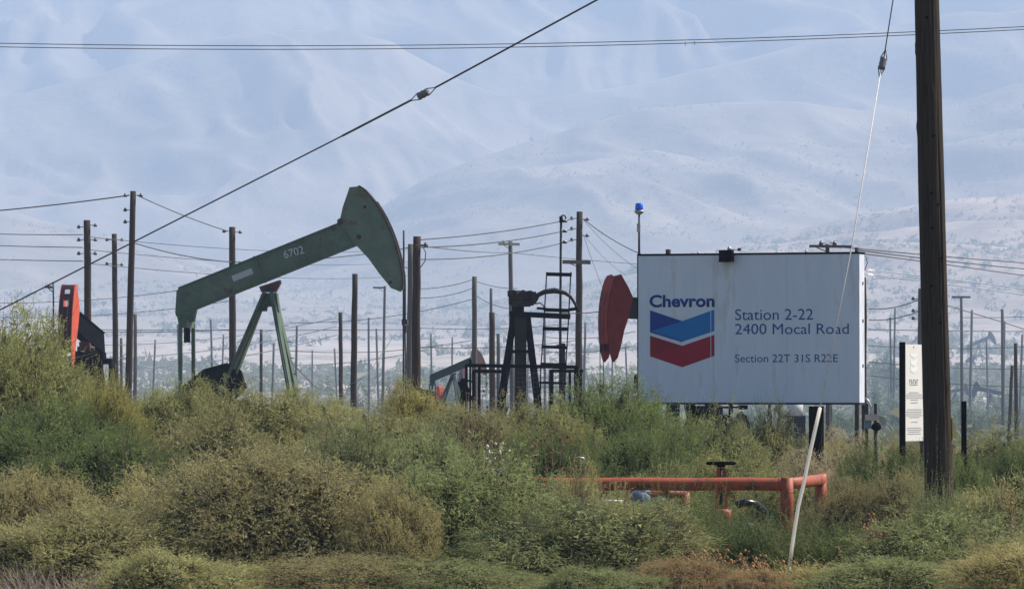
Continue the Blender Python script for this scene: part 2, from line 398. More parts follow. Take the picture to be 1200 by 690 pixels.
tag(scatter_scrub('hillside_scrub', 30000, (3200, 5200), (2.4, 5.0), 5, M['leaf'], patchy(0.50, 0.56, 37, 150), (0.12, 0.115, 0.08)), 'small bushes speckling the hazy hillsides')

# ------------------------------------------------------------------ shrubs
def make_shrub_mesh(name, seed, clumps=620, shoots=14, leaves=12, shoot=(0.045, 0.095), leaf=(0.009, 0.015), lw=0.0034, upright=0.15, spread=0.5, curl=-0.2, dry=0.08, drytip=0.0, lump=0.30, wisp=0.05, tuft=0.8, scat=0.034, core=15000, depth=0.13, corer=0.84, fine=.011):
    r = np.random.default_rng(seed); o1, o2 = r.uniform(0, 50, 2)
    # irregular lumpy mound, normalised below to radius 1 and height 1
    def surf(D, pw=2.05):
        h = np.hypot(D[:, 0], D[:, 1]); e = (h ** pw + np.abs(D[:, 2]) ** pw) ** (-1 / pw)
        az = np.arctan2(D[:, 1], D[:, 0]); el = np.arcsin(np.clip(D[:, 2], -1, 1))
        big = vnoise(np.cos(az) * 1.3 + o1, np.sin(az) * 1.3 + el * 1.6 + o2, seed) - 0.5
        med = vnoise(np.cos(az) * 2.9 + o2, np.sin(az) * 2.9 + el * 3.4 + o1, seed + 3) - 0.5
        return e * (1 + lump * (1.0 * big + 0.8 * med))
    dirs = r.normal(size=(clumps, 3)); dirs[:, 2] = np.abs(dirs[:, 2]) - 0.02; dirs = unit(dirs)
    R = surf(dirs)
    rad = R * (1.0 - depth - r.uniform(0, 1, clumps) ** 2 * 0.22)
    cc = dirs * rad[:, None]; cc[:, 2] = np.abs(cc[:, 2]) + 0.01
    axis = unit(dirs * np.array([1, 1, 0.8]) + np.array([0, 0, 1.0]) * upright + r.normal(0, 0.22, (clumps, 3)))
    ctint = r.normal(0, 0.20, clumps); cdry = np.clip(r.normal(dry, 0.10, clumps), 0, 1)
    n = clumps * shoots
    ci = np.repeat(np.arange(clumps), shoots)
    size = np.exp(r.normal(0, 0.22, clumps))[ci]
    base = cc[ci] + r.normal(0, scat, (n, 3)) * size[:, None]
    d = unit(axis[ci] + r.normal(0, spread, (n, 3)))
    L = r.uniform(*shoot, n) * size
    long_ = r.uniform(0, 1, n) < wisp; L = np.where(long_, L * 1.6, L)
    side = unit(np.cross(d, r.normal(size=(n, 3))))
    up = np.array([0, 0, 1.0])
    def pos(t):
        return base[:, None] + d[:, None] * (L[:, None] * t)[..., None] + (up * (curl * L[:, None] * t ** 2)[..., None]) + side[:, None] * (0.12 * L[:, None] * np.sin(t * 3))[..., None]
    t = np.linspace(0.05, 1.0, leaves)[None, :] + r.uniform(-0.03, 0.03, (n, leaves))
    p = pos(t)
    ld = unit(d[:, None] * tuft + r.normal(0, 0.6, (n, leaves, 3)))
    ll = r.uniform(*leaf, (n, leaves)) * (1.2 - 0.5 * t)
    wv = unit(np.cross(ld, r.normal(size=(n, leaves, 3)))) * lw
    A = p - wv; B = p + wv; T = p + ld * ll[..., None]
    V = np.stack([A, B, T], 2).reshape(-1, 3, 3)
    br = 0.5 * (1 + ctint[ci][:, None] + r.normal(0, 0.16, (n, 1)) + r.normal(0, 0.12, (n, leaves)))
    dr = np.clip(cdry[ci][:, None] + r.normal(0, 0.07, (n, leaves)) + drytip * t ** 2, 0, 1)
    tint = np.stack([np.clip(br, 0.12, 1.2).ravel(), dr.ravel()], -1)
    ts = np.linspace(0, 1, 4)[None, :].repeat(n, 0); q = pos(ts); w = side * 0.0022
    sv = np.concatenate([np.stack([q[:, k] - w, q[:, k] + w, q[:, k + 1]], 1) for k in range(3)])
    V = np.concatenate([V, sv]); tint = np.concatenate([tint, np.stack([np.full(len(sv), 0.45), np.full(len(sv), 0.6)], -1)])
    # matted inner growth: broader old leaves and twig mats
    D = r.normal(size=(core, 3)); D[:, 2] = np.abs(D[:, 2]) - 0.02; D = unit(D)
    c0 = D * (surf(D) * corer * r.uniform(0.2, 1.0, core) ** 0.35)[:, None]; c0[:, 2] = np.abs(c0[:, 2])
    cv = c0[:, None] + r.normal(0, fine, (core, 3, 3)); V = np.concatenate([V, cv])
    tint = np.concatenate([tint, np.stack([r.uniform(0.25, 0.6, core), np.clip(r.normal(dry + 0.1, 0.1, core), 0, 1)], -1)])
    # dense dead wood and old leaves at the heart, tint darkened to paint shaded gaps
    nd = 6500; D = r.normal(size=(nd, 3)); D[:, 2] = np.abs(D[:, 2]) - 0.02; D = unit(D)
    c1 = D * (surf(D) * (1 - depth - .14) * r.uniform(0.25, 1.0, nd) ** 0.3)[:, None]; c1[:, 2] = np.abs(c1[:, 2])
    V = np.concatenate([V, c1[:, None] + r.normal(0, 0.030, (nd, 3, 3))])
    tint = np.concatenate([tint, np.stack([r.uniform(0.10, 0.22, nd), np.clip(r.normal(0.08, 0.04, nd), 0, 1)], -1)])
    V[..., 2] = np.maximum(V[..., 2], 0.0)
    kz = 1 / np.quantile(V[..., 2], 0.996); kr = 1 / np.quantile(np.hypot(V[..., 0], V[..., 1]), 0.96)
    V = V * np.array([kr, kr, kz]); cc = cc * np.array([kr, kr, kz])
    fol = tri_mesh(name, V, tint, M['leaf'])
    # woody branches from the root to every clump
    mb = MB()
    for i in range(0, clumps, max(1, clumps // 110)):
        a = Vector((r.normal(0, 0.04), r.normal(0, 0.04), -0.05)); b = Vector(cc[i]); m_ = a.lerp(b, 0.5) + Vector((r.normal(0, 0.04), r.normal(0, 0.04), -0.08))
        mb.tube([a, m_, b], [0.011, 0.007, 0.002], 3, caps=False)
        for _ in range(6):
            e = b + Vector(r.normal(0, 0.13, 3)); mb.tube([m_.lerp(b, r.uniform(0.3, 1)), e], [0.003, 0.001], 3, caps=False)
    me = bpy.data.meshes.new('woody_stems'); me.from_pydata(mb.v, [], mb.f); me.materials.append(M['twig']); me.update()
    return fol, me
STY = {
    'mound': [make_shrub_mesh('tumbleweed_foliage', 1), make_shrub_mesh('tumbleweed_foliage', 2, upright=0.25, lump=0.42), make_shrub_mesh('tumbleweed_foliage', 3, clumps=680, shoots=13, curl=-0.4)],
    'feather': [make_shrub_mesh('feathery_foliage', 11, clumps=480, shoots=14, leaves=15, shoot=(0.055, 0.12), leaf=(0.008, 0.013), lw=0.0032, upright=0.3, curl=-0.2, wisp=0.07, dry=0.05, depth=0.14, lump=.45),
                make_shrub_mesh('feathery_foliage', 12, clumps=480, shoots=14, leaves=15, shoot=(0.06, 0.13), leaf=(0.008, 0.013), lw=0.0032, upright=0.25, curl=-0.35, wisp=0.07, dry=0.08, lump=0.6, depth=0.15)],
    'dry': [make_shrub_mesh('dry_foliage', 21, clumps=700, shoots=14, leaves=10, scat=.04, shoot=(0.035, 0.085), leaf=(0.009, 0.015), lw=0.0034, fine=.0085, core=22000, upright=0.2, spread=0.8, dry=0.45, wisp=0.05, tuft=0.4, lump=0.22, depth=0.10),
            make_shrub_mesh('dry_foliage', 22, clumps=700, shoots=14, leaves=10, scat=.04, shoot=(0.04, 0.09), leaf=(0.009, 0.015), lw=0.0034, fine=.0085, core=22000, upright=0.3, spread=0.7, dry=0.38, wisp=0.05, tuft=0.5, lump=0.38, depth=0.10)],
    'spike': [make_shrub_mesh('upright_foliage', 31, clumps=110, shoots=14, leaves=40, shoot=(0.26, 0.46), leaf=(0.016, 0.030), lw=0.0055, upright=1.7, spread=0.26, curl=0.0, wisp=0.15, dry=0.0, drytip=0.18, depth=0.42, core=6000, corer=.6)],
}
COL = {'olive': (0.130, 0.134, 0.060), 'sage': (0.108, 0.126, 0.062), 'dark': (0.055, 0.080, 0.030), 'tan': (0.195, 0.178, 0.090),
       'dusty': (0.125, 0.125, 0.064), 'vivid': (0.086, 0.112, 0.042), 'rust': (0.18, 0.122, 0.068), 'pink': (0.21, 0.18, 0.14),
       'yellow': (0.155, 0.148, 0.052), 'brown': (0.145, 0.135, 0.072), 'pale': (0.165, 0.164, 0.085)}
_cnt = {}
def shrub_at(x, d, zt, w, style, color, label, group, name='shrub', depth=None, lum=1.0, proto=None, rot=None):
    g = gz(x, d); h = max(zt - g, 0.25)
    i = _cnt.get(style, 0); _cnt[style] = i + 1
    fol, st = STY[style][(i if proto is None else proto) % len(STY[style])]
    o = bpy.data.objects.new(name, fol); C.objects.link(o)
    dp = w if depth is None else depth
    o.location = (x, d, g - 0.03); o.scale = (w / 2, dp / 2, h); o.rotation_euler = (0, 0, 0)
    if rot is None: rot = random.uniform(0, 6.283)
    sxy = (w + dp) / 4; o.scale = (sxy, sxy, h / 0.98); o.rotation_euler.z = rot
    c = COL[color] if isinstance(color, str) else color
    j = lum * random.uniform(0.93, 1.07) * (0.72 if style == 'spike' else 1)
    o.color = (c[0] * j * 1.05, c[1] * j * random.uniform(0.98, 1.04), c[2] * j * .88, 1)
    s = bpy.data.objects.new('woody_stems', st); C.objects.link(s); s.parent = o
    tag(o, label, 'shrub', group)
    return o
def shrub(px, top, wpx, d, style, color, label, name='shrub', lum=1.0, **k):
    t = P(px, top, d)
    return shrub_at(t.x, d, t.z, wpx * d / F * (1.38 if d < 63 else 1.22), style, color, label, 'shrubs growing across the foreground', name, lum=lum, **k)

SH = [
    # px, top, width px, distance, style, colour, label
    (-8, 366, 260, 72, 'mound', 'olive', 'tallest yellow green bush rising at the left edge beside the red pumpjack'),
    (66, 408, 140, 74, 'mound', 'olive', 'olive bush sloping down right from the tall bush at the left edge'),
    (25, 388, 190, 70, 'mound', 'olive', 'yellow green bush filling the front of the tallest mound at the left edge'),
    (128, 438, 96, 67, 'mound', 'yellow', 'small rounded mustard yellow bush in front of the three left poles'),
    (45, 468, 210, 66, 'mound', 'dark', 'dark green shaded bush under the tall bush at the left edge'),
    (205, 444, 140, 80, 'feather', 'olive', 'light olive bush standing under the tail of the green pumpjack'),
    (280, 446, 150, 78, 'feather', 'olive', 'light olive bush between the splayed legs of the green pumpjack'),
    (250, 478, 200, 67, 'mound', 'dusty', 'grey green bush right of the small mustard yellow bush'),
    (130, 500, 200, 61, 'mound', 'dark', 'deep green bush below the small mustard yellow bush'),
    (365, 456, 140, 82, 'feather', 'pale', 'pale olive bush just right of the green pumpjack leg'),
    (420, 474, 170, 73, 'feather', 'dusty', 'dusty green bush below the short dark pole mid left'),
    (487, 447, 120, 80, 'feather', 'yellow', 'yellowish feathery bush at the foot of the thick pole right of the pumpjack'),
    (545, 474, 130, 76, 'dry', 'dusty', 'brownish open bush with rusty seed heads left of the black fence'),
    (612, 463, 120, 79, 'feather', 'olive', 'light green bush in front of the black fence'),
    (722, 441, 160, 74, 'mound', 'vivid', 'brightest green rounded bush in front of the left edge of the big sign'),
    (655, 476, 120, 72, 'mound', 'olive', 'olive bush left of the brightest green bush'),
    (785, 492, 120, 72, 'feather', 'vivid', 'green bush under the left corner of the big sign'),
    (835, 474, 120, 77, 'feather', 'sage', 'grey green bush under the big sign beside its left post'),
    (888, 476, 120, 79, 'feather', 'pale', 'pale yellow green bush under the middle of the big sign'),
    (940, 505, 110, 80, 'feather', 'pale', 'pale straw bush at the foot of the right sign post'),
    (1000, 503, 130, 84, 'dry', 'pink', 'pinkish dry bush beyond the white guy wire guard'),
    (1060, 508, 90, 88, 'dry', 'pale', 'pale dry bush at the foot of the narrow white plaque'),
    (850, 520, 190, 68, 'feather', 'olive', 'green bush behind the handwheel of the orange pipe'),
    (960, 528, 130, 70, 'dry', 'pink', 'mauve dry bush behind the right end of the orange pipe'),
    (740, 500, 160, 66, 'mound', 'dark', 'dark bush in shade behind the left part of the orange pipe'),
    (640, 505, 140, 64, 'mound', 'dark', 'dark green bush behind the dry weed stalks'),
    (1160, 492, 130, 78, 'feather', 'dusty', 'pale grey green bush at the far right beyond the short black post'),
    (1190, 518, 120, 66, 'mound', 'dark', 'dark green bush at the right edge behind the utility pole'),
    (1128, 534, 90, 64, 'mound', 'vivid', 'green leafy bush just right of the utility pole'),
    (1040, 520, 120, 61, 'mound', 'dark', 'dark green topped bush left of the utility pole'),
    (1060, 548, 120, 58, 'dry', 'brown', 'brown shaded bush touching the left side of the utility pole'),
    (1000, 560, 110, 58, 'dry', 'brown', 'dark brown bush behind the end of the orange pipe'),
    (40, 548, 150, 57, 'dry', 'tan', 'tan dry bush at the left edge below the dark green bush'),
    (190, 545, 200, 56, 'dry', 'tan', 'tan dusty bush left of the big brown bush'),
    (325, 521, 275, 51.6, 'dry', 'brown', 'large dusty brown bush in the left foreground', ),
    (405, 500, 190, 62, 'feather', 'sage', 'grey green bush above the large dusty brown bush'),
    (455, 560, 110, 50.6, 'dry', 'tan', 'tan twiggy bush at the right side of the large brown bush'),
    (550, 524, 225, 52, 'mound', 'sage', 'large sage green bush in the middle foreground'),
    (500, 500, 170, 63, 'mound', 'sage', 'smaller sage green bush behind the large sage green one'),
    (660, 572, 250, 50.6, 'feather', 'sage', 'low spreading sage green bush at the bottom centre'),
    (80, 590, 230, 50.5, 'mound', 'dusty', 'low olive brown bush in the bottom left corner'),
    (200, 640, 200, 48, 'feather', 'pale', 'pale olive bush along the bottom edge at the left'),
    (395, 646, 190, 48.4, 'dry', 'brown', 'low brown bush along the bottom edge under the large brown bush'),
    (520, 650, 190, 48.4, 'mound', 'sage', 'low sage bush along the bottom edge under the large sage green bush'),
    (762, 588, 130, 51.3, 'dry', 'tan', 'tan feathery weed bush in front of the orange pipe'),
    (715, 572, 64, 53.0, 'feather', 'tan', 'small tan weed in front of the blue grey valve'),
    (672, 542, 80, 53.6, 'feather', 'tan', 'tan weed bush hiding the left end of the orange pipe'),
    (800, 650, 110, 48.5, 'dry', 'rust', 'rusty dry weed bush at the bottom right of centre'),
    (880, 664, 95, 48, 'dry', 'rust', 'reddish dry weed bush left of the guy wire anchor'),
    (950, 655, 120, 48.5, 'spike', 'tan', 'small dry weed bush around the guy wire anchor'),
    (840, 590, 130, 52.8, 'spike', 'dark', 'upright green weed bush below the handwheel'),
    (800, 572, 100, 54.0, 'spike', 'dark', 'upright dark green weed bush below the middle of the orange pipe'),
    (772, 580, 62, 53.2, 'spike', 'dark', 'small upright green weed between the blue grey valve and the handwheel'),
    (915, 606, 150, 51.5, 'spike', 'dark', 'upright dark green weed bush in front of the pipe leg'),
    (985, 610, 130, 51, 'spike', 'dark', 'upright dark green weed bush right of the guy wire guard'),
    (1095, 560, 60, 51.3, 'spike', 'sage', 'upright sage green weed against the foot of the utility pole'),
    (1110, 588, 200, 50, 'feather', 'sage', 'large sage bush in front of the utility pole'),
    (1175, 560, 150, 55, 'feather', 'pale', 'pale bush with reddish twigs at the right edge'),
    (1190, 620, 150, 48.5, 'feather', 'dusty', 'olive brown bush in the bottom right corner'),
    (1040, 650, 170, 48, 'mound', 'sage', 'low sage bush along the bottom edge right of the guy wire'),
    (700, 660, 150, 48, 'feather', 'sage', 'low grey green bush along the bottom edge at the centre'),
    (905, 545, 110, 60, 'feather', 'olive', 'small olive bush behind the pipe right of the handwheel'),
    (770, 545, 110, 60, 'feather', 'olive', 'small olive bush behind the pipe left of the handwheel'),
]
for s_ in SH: shrub(*s_)
# the same scrub goes on between, behind and beside those bushes
FG = 'scrub bushes filling the gaps among the larger bushes'
gaps = []
for d in (46.5, 52, 58, 64, 70, 76, 83, 90, 97):
    half = d * 0.105 + 5.5; n = int(2 * half / 1.55)
    for i in range(n):
        gaps.append((-half + (i + random.uniform(0.1, 0.9)) * 2 * half / n, d + random.uniform(-1.6, 1.6)))
for x, d in gaps:
    px = 600 + x / d * F
    inside = -20 < px < 1220
    # tops kept below the picture's scrub line (pipe, plaque and pole feet stay visible)
    if 610 < px < 1010 and 50 < d < 60: continue
    if d < 50 and inside: continue
    if 1020 < px < 1150 and d < 56: continue
    limit = np.interp(px, [-200, 0, 60, 110, 200, 400, 480, 620, 720, 780, 860, 950, 1060, 1200, 1400], [380, 395, 440, 470, 460, 472, 462, 470, 460, 500, 505, 515, 525, 512, 505])
    if d < 80: limit += (80 - d) * 3.2
    if d < 60: limit = max(limit, 590)
    if d < 50: limit = max(limit, 630)
    g = gz(x, d); top = P(px, limit, d).z
    h = min(random.uniform(0.85, 1.35), top - g)
    if d < 61 and inside: h = min(h, random.uniform(.30, .50))
    if d > 61 and inside: h = min(h, random.uniform(.5, .85))
    if h < 0.2: continue
    st = random.choice(['mound', 'mound', 'feather', 'dry']); co = random.choice(['olive', 'sage', 'dusty', 'dusty', 'dark', 'tan' if d < 60 else 'pale'])
    shrub_at(x, d, g + h, random.uniform(1.7, 2.5), st, co, 'olive or grey green scrub bush filling a gap among the larger bushes', FG)

# dry litter and grass under and between the bushes
n = 60000
lx = rng.uniform(-1, 1, n); ly = rng.uniform(44, 120, n); lx = lx * (5 + ly * 0.13)
lz = ground_z(lx, ly); b0 = np.stack([lx, ly, lz - 0.01], -1)
dd = unit(np.stack([rng.normal(0, 0.5, n), rng.normal(0, 0.5, n), np.ones(n)], -1)); Lg = rng.uniform(0.08, 0.32, n)
wv = unit(np.cross(dd, rng.normal(size=(n, 3)))) * 0.004
V = np.stack([b0 - wv, b0 + wv, b0 + dd * Lg[:, None]], 1)
lit = bpy.data.objects.new('dry_grass', tri_mesh('dry_grass', V, np.stack([rng.uniform(0.3, 0.7, n), rng.uniform(0.3, 1, n)], -1), M['leaf'])); C.objects.link(lit)
lit.color = (0.16, 0.13, 0.07, 1); tag(lit, 'thin dry grass and litter on the ground under the bushes', kind='stuff')

# dry stalks with seed heads
def stalk_weed(px, d, top, label, heads=10, seed=0, mat_head='seed', spread=0.25, name='dry_weed', cat='weed'):
    r = random.Random(seed); t = P(px, top, d); g = gz(t.x, d); H = t.z - g
    root = empty(name, (t.x, d, g - 0.02)); tag(root, label, cat, 'dry weeds standing up out of the bushes')
    sb = MB(); hb = MB()
    for i in range(heads):
        a = r.uniform(0, 6.28); l = H * r.uniform(0.6, 1.0); e = Vector((math.cos(a) * spread * r.uniform(0.3, 1.4), math.sin(a) * spread, l))
        m_ = Vector((e.x * 0.3, e.y * 0.3, l * 0.55)); sb.tube([(0, 0, 0), m_, e], [0.006, 0.004, 0.0025], 4, caps=False)
        for k in range(3):
            q = m_.lerp(e, r.uniform(0.1, 0.9)); f = q + Vector((r.uniform(-.10, .10), r.uniform(-.10, .10), r.uniform(0.02, .12)))
            sb.tube([q, f], [0.0025, 0.0015], 3, caps=False)
            R = r.uniform(0.008, 0.016)
            hb.tube([f + Vector((0, 0, -R)), f, f + Vector((0, 0, R))], [R * .4, R, R * .3], 6)
        R = r.uniform(0.012, 0.021); hb.tube([e + Vector((0, 0, -R)), e, e + Vector((0, 0, R))], [R * .4, R, R * .3], 6)
    sb.build('stalk', M['weedstalk'], root)['kind'] = 'stuff'; hb.build('seed_head', M[mat_head], root)['kind'] = 'stuff'
M['weedstalk'] = mat('dry_weed_stalk', (0.30, 0.20, 0.12), 0.9, bump=0)
M['seed'] = mat('rusty_seed_head', (0.17, 0.065, 0.03), 0.9, var=0.5, bump=0)
M['orangeseed'] = mat('orange_seed_head', (0.42, 0.22, 0.10), 0.9, var=0.4, bump=0)
M['bloom'] = mat('white_blossom', (0.75, 0.73, 0.66), 0.9, var=0.1, bump=0)
stalk_weed(548, 68, 446, 'tall rusty seed stalk left of the black fence', 9, 1, spread=0.3)
stalk_weed(575, 70, 470, 'rusty seed stalks in front of the corner of the black fence', 12, 2, spread=0.4)
stalk_weed(628, 66, 475, 'dry weed with rusty heads in front of the leaning black leg', 12, 3, spread=0.4)
stalk_weed(498, 70, 470, 'low rusty headed weed below the yellowish bush', 9, 4, spread=0.35)
stalk_weed(650, 55, 492, 'tallest bare dry stalk leaning above the left end of the orange pipe', 7, 5, spread=0.35)
stalk_weed(624, 53, 520, 'pale bare twig weed left of the orange pipe', 5, 6, spread=0.15)
stalk_weed(1034, 51, 600, 'brown weed with orange tan seed heads left of the utility pole', 16, 7, 'orangeseed', 0.28)
stalk_weed(1018, 50.5, 612, 'second brown weed with orange tan seed heads, nearer the guy wire', 12, 8, 'orangeseed', 0.25)
stalk_weed(900, 48.6, 650, 'rusty orange weed left of the guy wire anchor', 18, 9, 'orangeseed', 0.35)
stalk_weed(840, 48.8, 640, 'rusty orange weed at the bottom right of centre', 18, 10, 'orangeseed', 0.35)
stalk_weed(590, 58, 516, 'weed with a cluster of small white blossoms in the middle', 26, 12, 'bloom', 0.20, 'white_flowering_weed')
stalk_weed(1192, 53, 560, 'reddish dry twigs at the right edge', 9, 13, 'orangeseed', 0.3)
def straw(px, d, top, label, n, seed):
    r = random.Random(seed); t = P(px, top, d); g = gz(t.x, d); H = max(t.z - g, 0.15); mb = MB()
    for i in range(n):
        a = r.uniform(0, 6.28); b_ = Vector((r.gauss(0, .22), r.gauss(0, .2), 0)); l = H * r.uniform(.4, 1.05)
        e = b_ + Vector((r.gauss(-.08, .16), r.gauss(0, .16), l)); mb.tube([b_, b_.lerp(e, .5) + Vector((0, 0, .04)), e], [.004, .003, .0015], 3, caps=False)
    tag(mb.build('dead_twigs', M['deadtwig'], None, (t.x, d, g - .02)), label, 'dead twigs', 'bundles of bare dead twigs')
M['deadtwig'] = mat('bleached_dead_twig', (0.30, 0.24, 0.20), 0.9, bump=0)
straw(30, 47.2, 655, 'bare bleached twigs in the bottom left corner', 150, 3)
straw(85, 47.4, 665, 'bare bleached twigs just right of the bottom left corner', 120, 4)
straw(700, 51.6, 560, 'bare grey twigs standing in front of the left part of the orange pipe', 26, 5)

# ------------------------------------------------------------------ poles
def pole_mesh(H, r0, r1, lean, seed, n=10, rings=10):
    r = random.Random(seed); pts = []; rr = []
    for i in range(rings + 1):
        t = i / rings
        pts.append((lean[0] * t + r.gauss(0, .006), lean[1] * t + r.gauss(0, .006), H * t - 0.3 * (1 - t)))
        rr.append((r0 + (r1 - r0) * t) * (1 + r.uniform(-.03, .03)))
    return MB().tube(pts, rr, n)
def pole(px, top, bx, w, label, d=None, dia=0.28, mt='pole', group='wooden poles standing across the oil field', arms=(), ins=(), name='utility_pole', cat='pole', arm_mat='armwood', taper=0.82):
    if d is None: d = dia * F / w
    rad = w * d / F / 2
    t = P(px, top, d); bz = P(bx, 450, d); g = gz(bz.x, d)
    # lean measured from row 450 up to the top, extended down to the ground
    k = (px - bx) / (450.0 - top); H = t.z - g
    x0 = t.x - k * H
    root = empty(name, (x0, d, g)); tag(root, label, cat, group)
    pole_mesh(H, rad * 1.05, rad * taper, (t.x - x0, 0), int(px * 7 + top)).build('pole_shaft', M[mt], root)
    s = d / F
    for (ay, x1, x2, th) in arms:
        z = P(px, ay, d).z - g
        MB().bar(((x1 - px) * s + t.x - x0, -rad - .05, z), ((x2 - px) * s + t.x - x0, -rad - .05, z - .02), 0.10, th * s).build('crossarm', M[arm_mat], root)
        MB().bar(((x1 * .6 + px * .4 - px) * s + t.x - x0, -rad - .05, z - .05), (t.x - x0, -rad - .02, z - .05 - 5 * s), 0.02, .03).build('arm_brace', M['steel'], root)
    for (iy, side) in ins:
        z = P(px, iy, d).z - g; cx = t.x - x0; a = cx + side * rad * .8; b = cx + side * (rad + 5 * s)
        MB().tube([(a, 0, z), (b, 0, z)], 0.014, 5).build('insulator_pin', M['steel'], root)
        MB().tube([(b, 0, z - .06), (b, 0, z - .02), (b, 0, z + .02), (b, 0, z + .07)], [.05, .075, .05, .03], 8).build('insulator', M['porcelain'], root)
    return root
pole(102, 258, 104, 9.5, 'tallest but one of the left poles, three insulators on its left side', d=180, ins=((266, -1), (281, -1), (297, -1), (264, 1), (281, 1), (297, 1)))
pole(134, 274, 136, 7.5, 'shorter pole between two taller ones at the left, pairs of insulators', d=205, ins=((281, -1), (309, -1), (281, 1), (310, 1)))
pole(156, 224, 151, 8.5, 'tallest left pole, leaning slightly right, wires leaving its top both ways', d=170, ins=((229, -1), (229, 1), (246, -1), (260, -1)))
pole(272, 266, 273, 9, 'dark pole standing behind the beam of the green pumpjack', d=185, ins=((271, -1), (272, 1)))
pole(488.3, 277, 487.5, 11, 'thick dark pole just right of the green pumpjack, cable loop on its right', d=135, ins=((287, 1),))
pole(481.5, 286, 479.5, 8, 'grey pole half hidden behind the thick dark pole', d=190, mt='polegrey')
pole(416, 321, 414.5, 8, 'short dark pole with a plain top under the horse head', d=170)
pole(399, 366, 399.5, 5.5, 'thin short pole left of the short dark pole', d=235)
pole(556, 324, 556, 7, 'grey pole left of the black pump stand', d=200, mt='polegrey')
pole(575.5, 338, 576, 4, 'slim grey pole rising above a thicker stub left of the black pump stand', d=330, mt='polegrey')
pole(576.5, 366, 577, 8, 'thick stub pole left of the black pump stand', d=190)
pole(584, 391, 584, 5, 'faint pole just right of the thick stub pole', d=300, mt='polegrey')
pole(598, 283, 600, 6, 'grey pole with a pale crossarm above the black pump stand', d=250, mt='polegrey', arms=((286, 584, 609, 3),), arm_mat='palearm', ins=((283, -1),))
pole(679, 248, 678, 8.5, 'tall pole with one dark crossarm beside the black ladder', d=180, arms=((307, 659, 692, 4.5),), ins=((256, -1), (268, -1), (281, -1), (257, 1), (276, 1)))
pole(158.5, 368, 158.5, 5, 'thin short pole right of the tallest left pole', d=300, mt='polegrey')
pole(142, 396, 142.5, 4, 'thin low pole between the left poles', d=330, mt='polegrey')
pole(306, 386, 306, 4.2, 'low pole seen between the green pumpjack legs', d=320)
pole(959+11, 286, 970, 6, 'pole with a braced crossarm rising behind the right half of the big sign', d=150, mt='polegrey', arms=((288.5, 948, 999, 3.2),), ins=((285, -1), (285, 1)), arm_mat='polegrey')
pole(1003.5, 290, 1004, 5.5, 'pole top showing over the right corner of the big sign', d=125)
pole(1012.5, 325, 1012.5, 7, 'dark service pole hard behind the right edge of the big sign', d=84.5)
pole(1079, 338, 1079, 8, 'pole mostly hidden behind the near utility pole, insulators on its left', d=190, mt='polegrey', ins=((350, -1), (364, -1), (373, -1)))
pole(1190, 402, 1190.5, 5, 'brown pole at the far right, taller of two close together', d=270)
pole(1186, 428, 1185, 4.5, 'brown pole at the far right, shorter of two close together', d=290)
pole(973, 470, 973, 6, 'grey brown pole under the right end of the big sign', d=170, mt='polegrey')
FP = 'far thin poles fading in the haze'
FARL = 'thin far pole fading into the haze of the oil field'
for (px, top, w, d) in ((348, 381, 3.2, 430), (182, 398, 2.6, 520), (432, 372, 3, 470), (441, 385, 2.8, 520), (392, 408, 2.4, 600), (321, 402, 3, 470), (505, 391, 2.6, 560),
                        (530, 395, 2.4, 620), (638, 372, 3.6, 420), (619, 395, 2.4, 560), (733, 405, 2.6, 620), (247, 374, 2.8, 480), (262, 392, 2.4, 560), (1043, 372, 2.6, 640),
                        (1049, 345 + 16, 2.6, 640), (1139, 363, 3.4, 560), (1177, 376, 3.4, 560), (1156, 398, 2.6, 700), (208, 380, 2.4, 560), (686, 378, 3.4, 470), (718, 396, 2.4, 640), (1198, 392, 3, 560), (228, 400, 2.2, 700), (366, 410, 2.2, 720)):
    pole(px, top, px + random.uniform(-2.2, 2.2), w, FARL, d=d * 1.45, mt='polegrey', group=FP)
pole(451, 335, 449, 3.6, 'far thin pole with a short drooping arm below the horse head', d=430, mt='polegrey', arms=((337, 437, 452, 2),))
pole(1126.5, 347, 1127, 4, 'far pole with a crossarm just right of the near utility pole', d=520, mt='polegrey', arms=((348, 1115, 1137, 2.4),))
pole(1174.5, 362, 1175, 4.2, 'tall far pole right of the small far pumpjack', d=500, mt='polegrey')
pole(659, 402, 659, 4, 'far pole with a tiny crossarm behind the black ladder', d=400, mt='polegrey', arms=((404, 652, 663, 1.6),))
pole(473, 270, 473, 2.6, 'slim steel rod pole beside the front of the green horse head', d=160, dia=.07, mt='steel')
pole(62.5, 330, 63, 2.4, 'slim lamp standard with a short arm left of the red pumpjack', d=170, mt='steel', arms=((336, 53, 62, 3),), name='lamp_standard', cat='lamp post')
pole(111, 392, 111.5, 3, 'thin rod standing behind the black beam at the left', d=260, mt='steel')

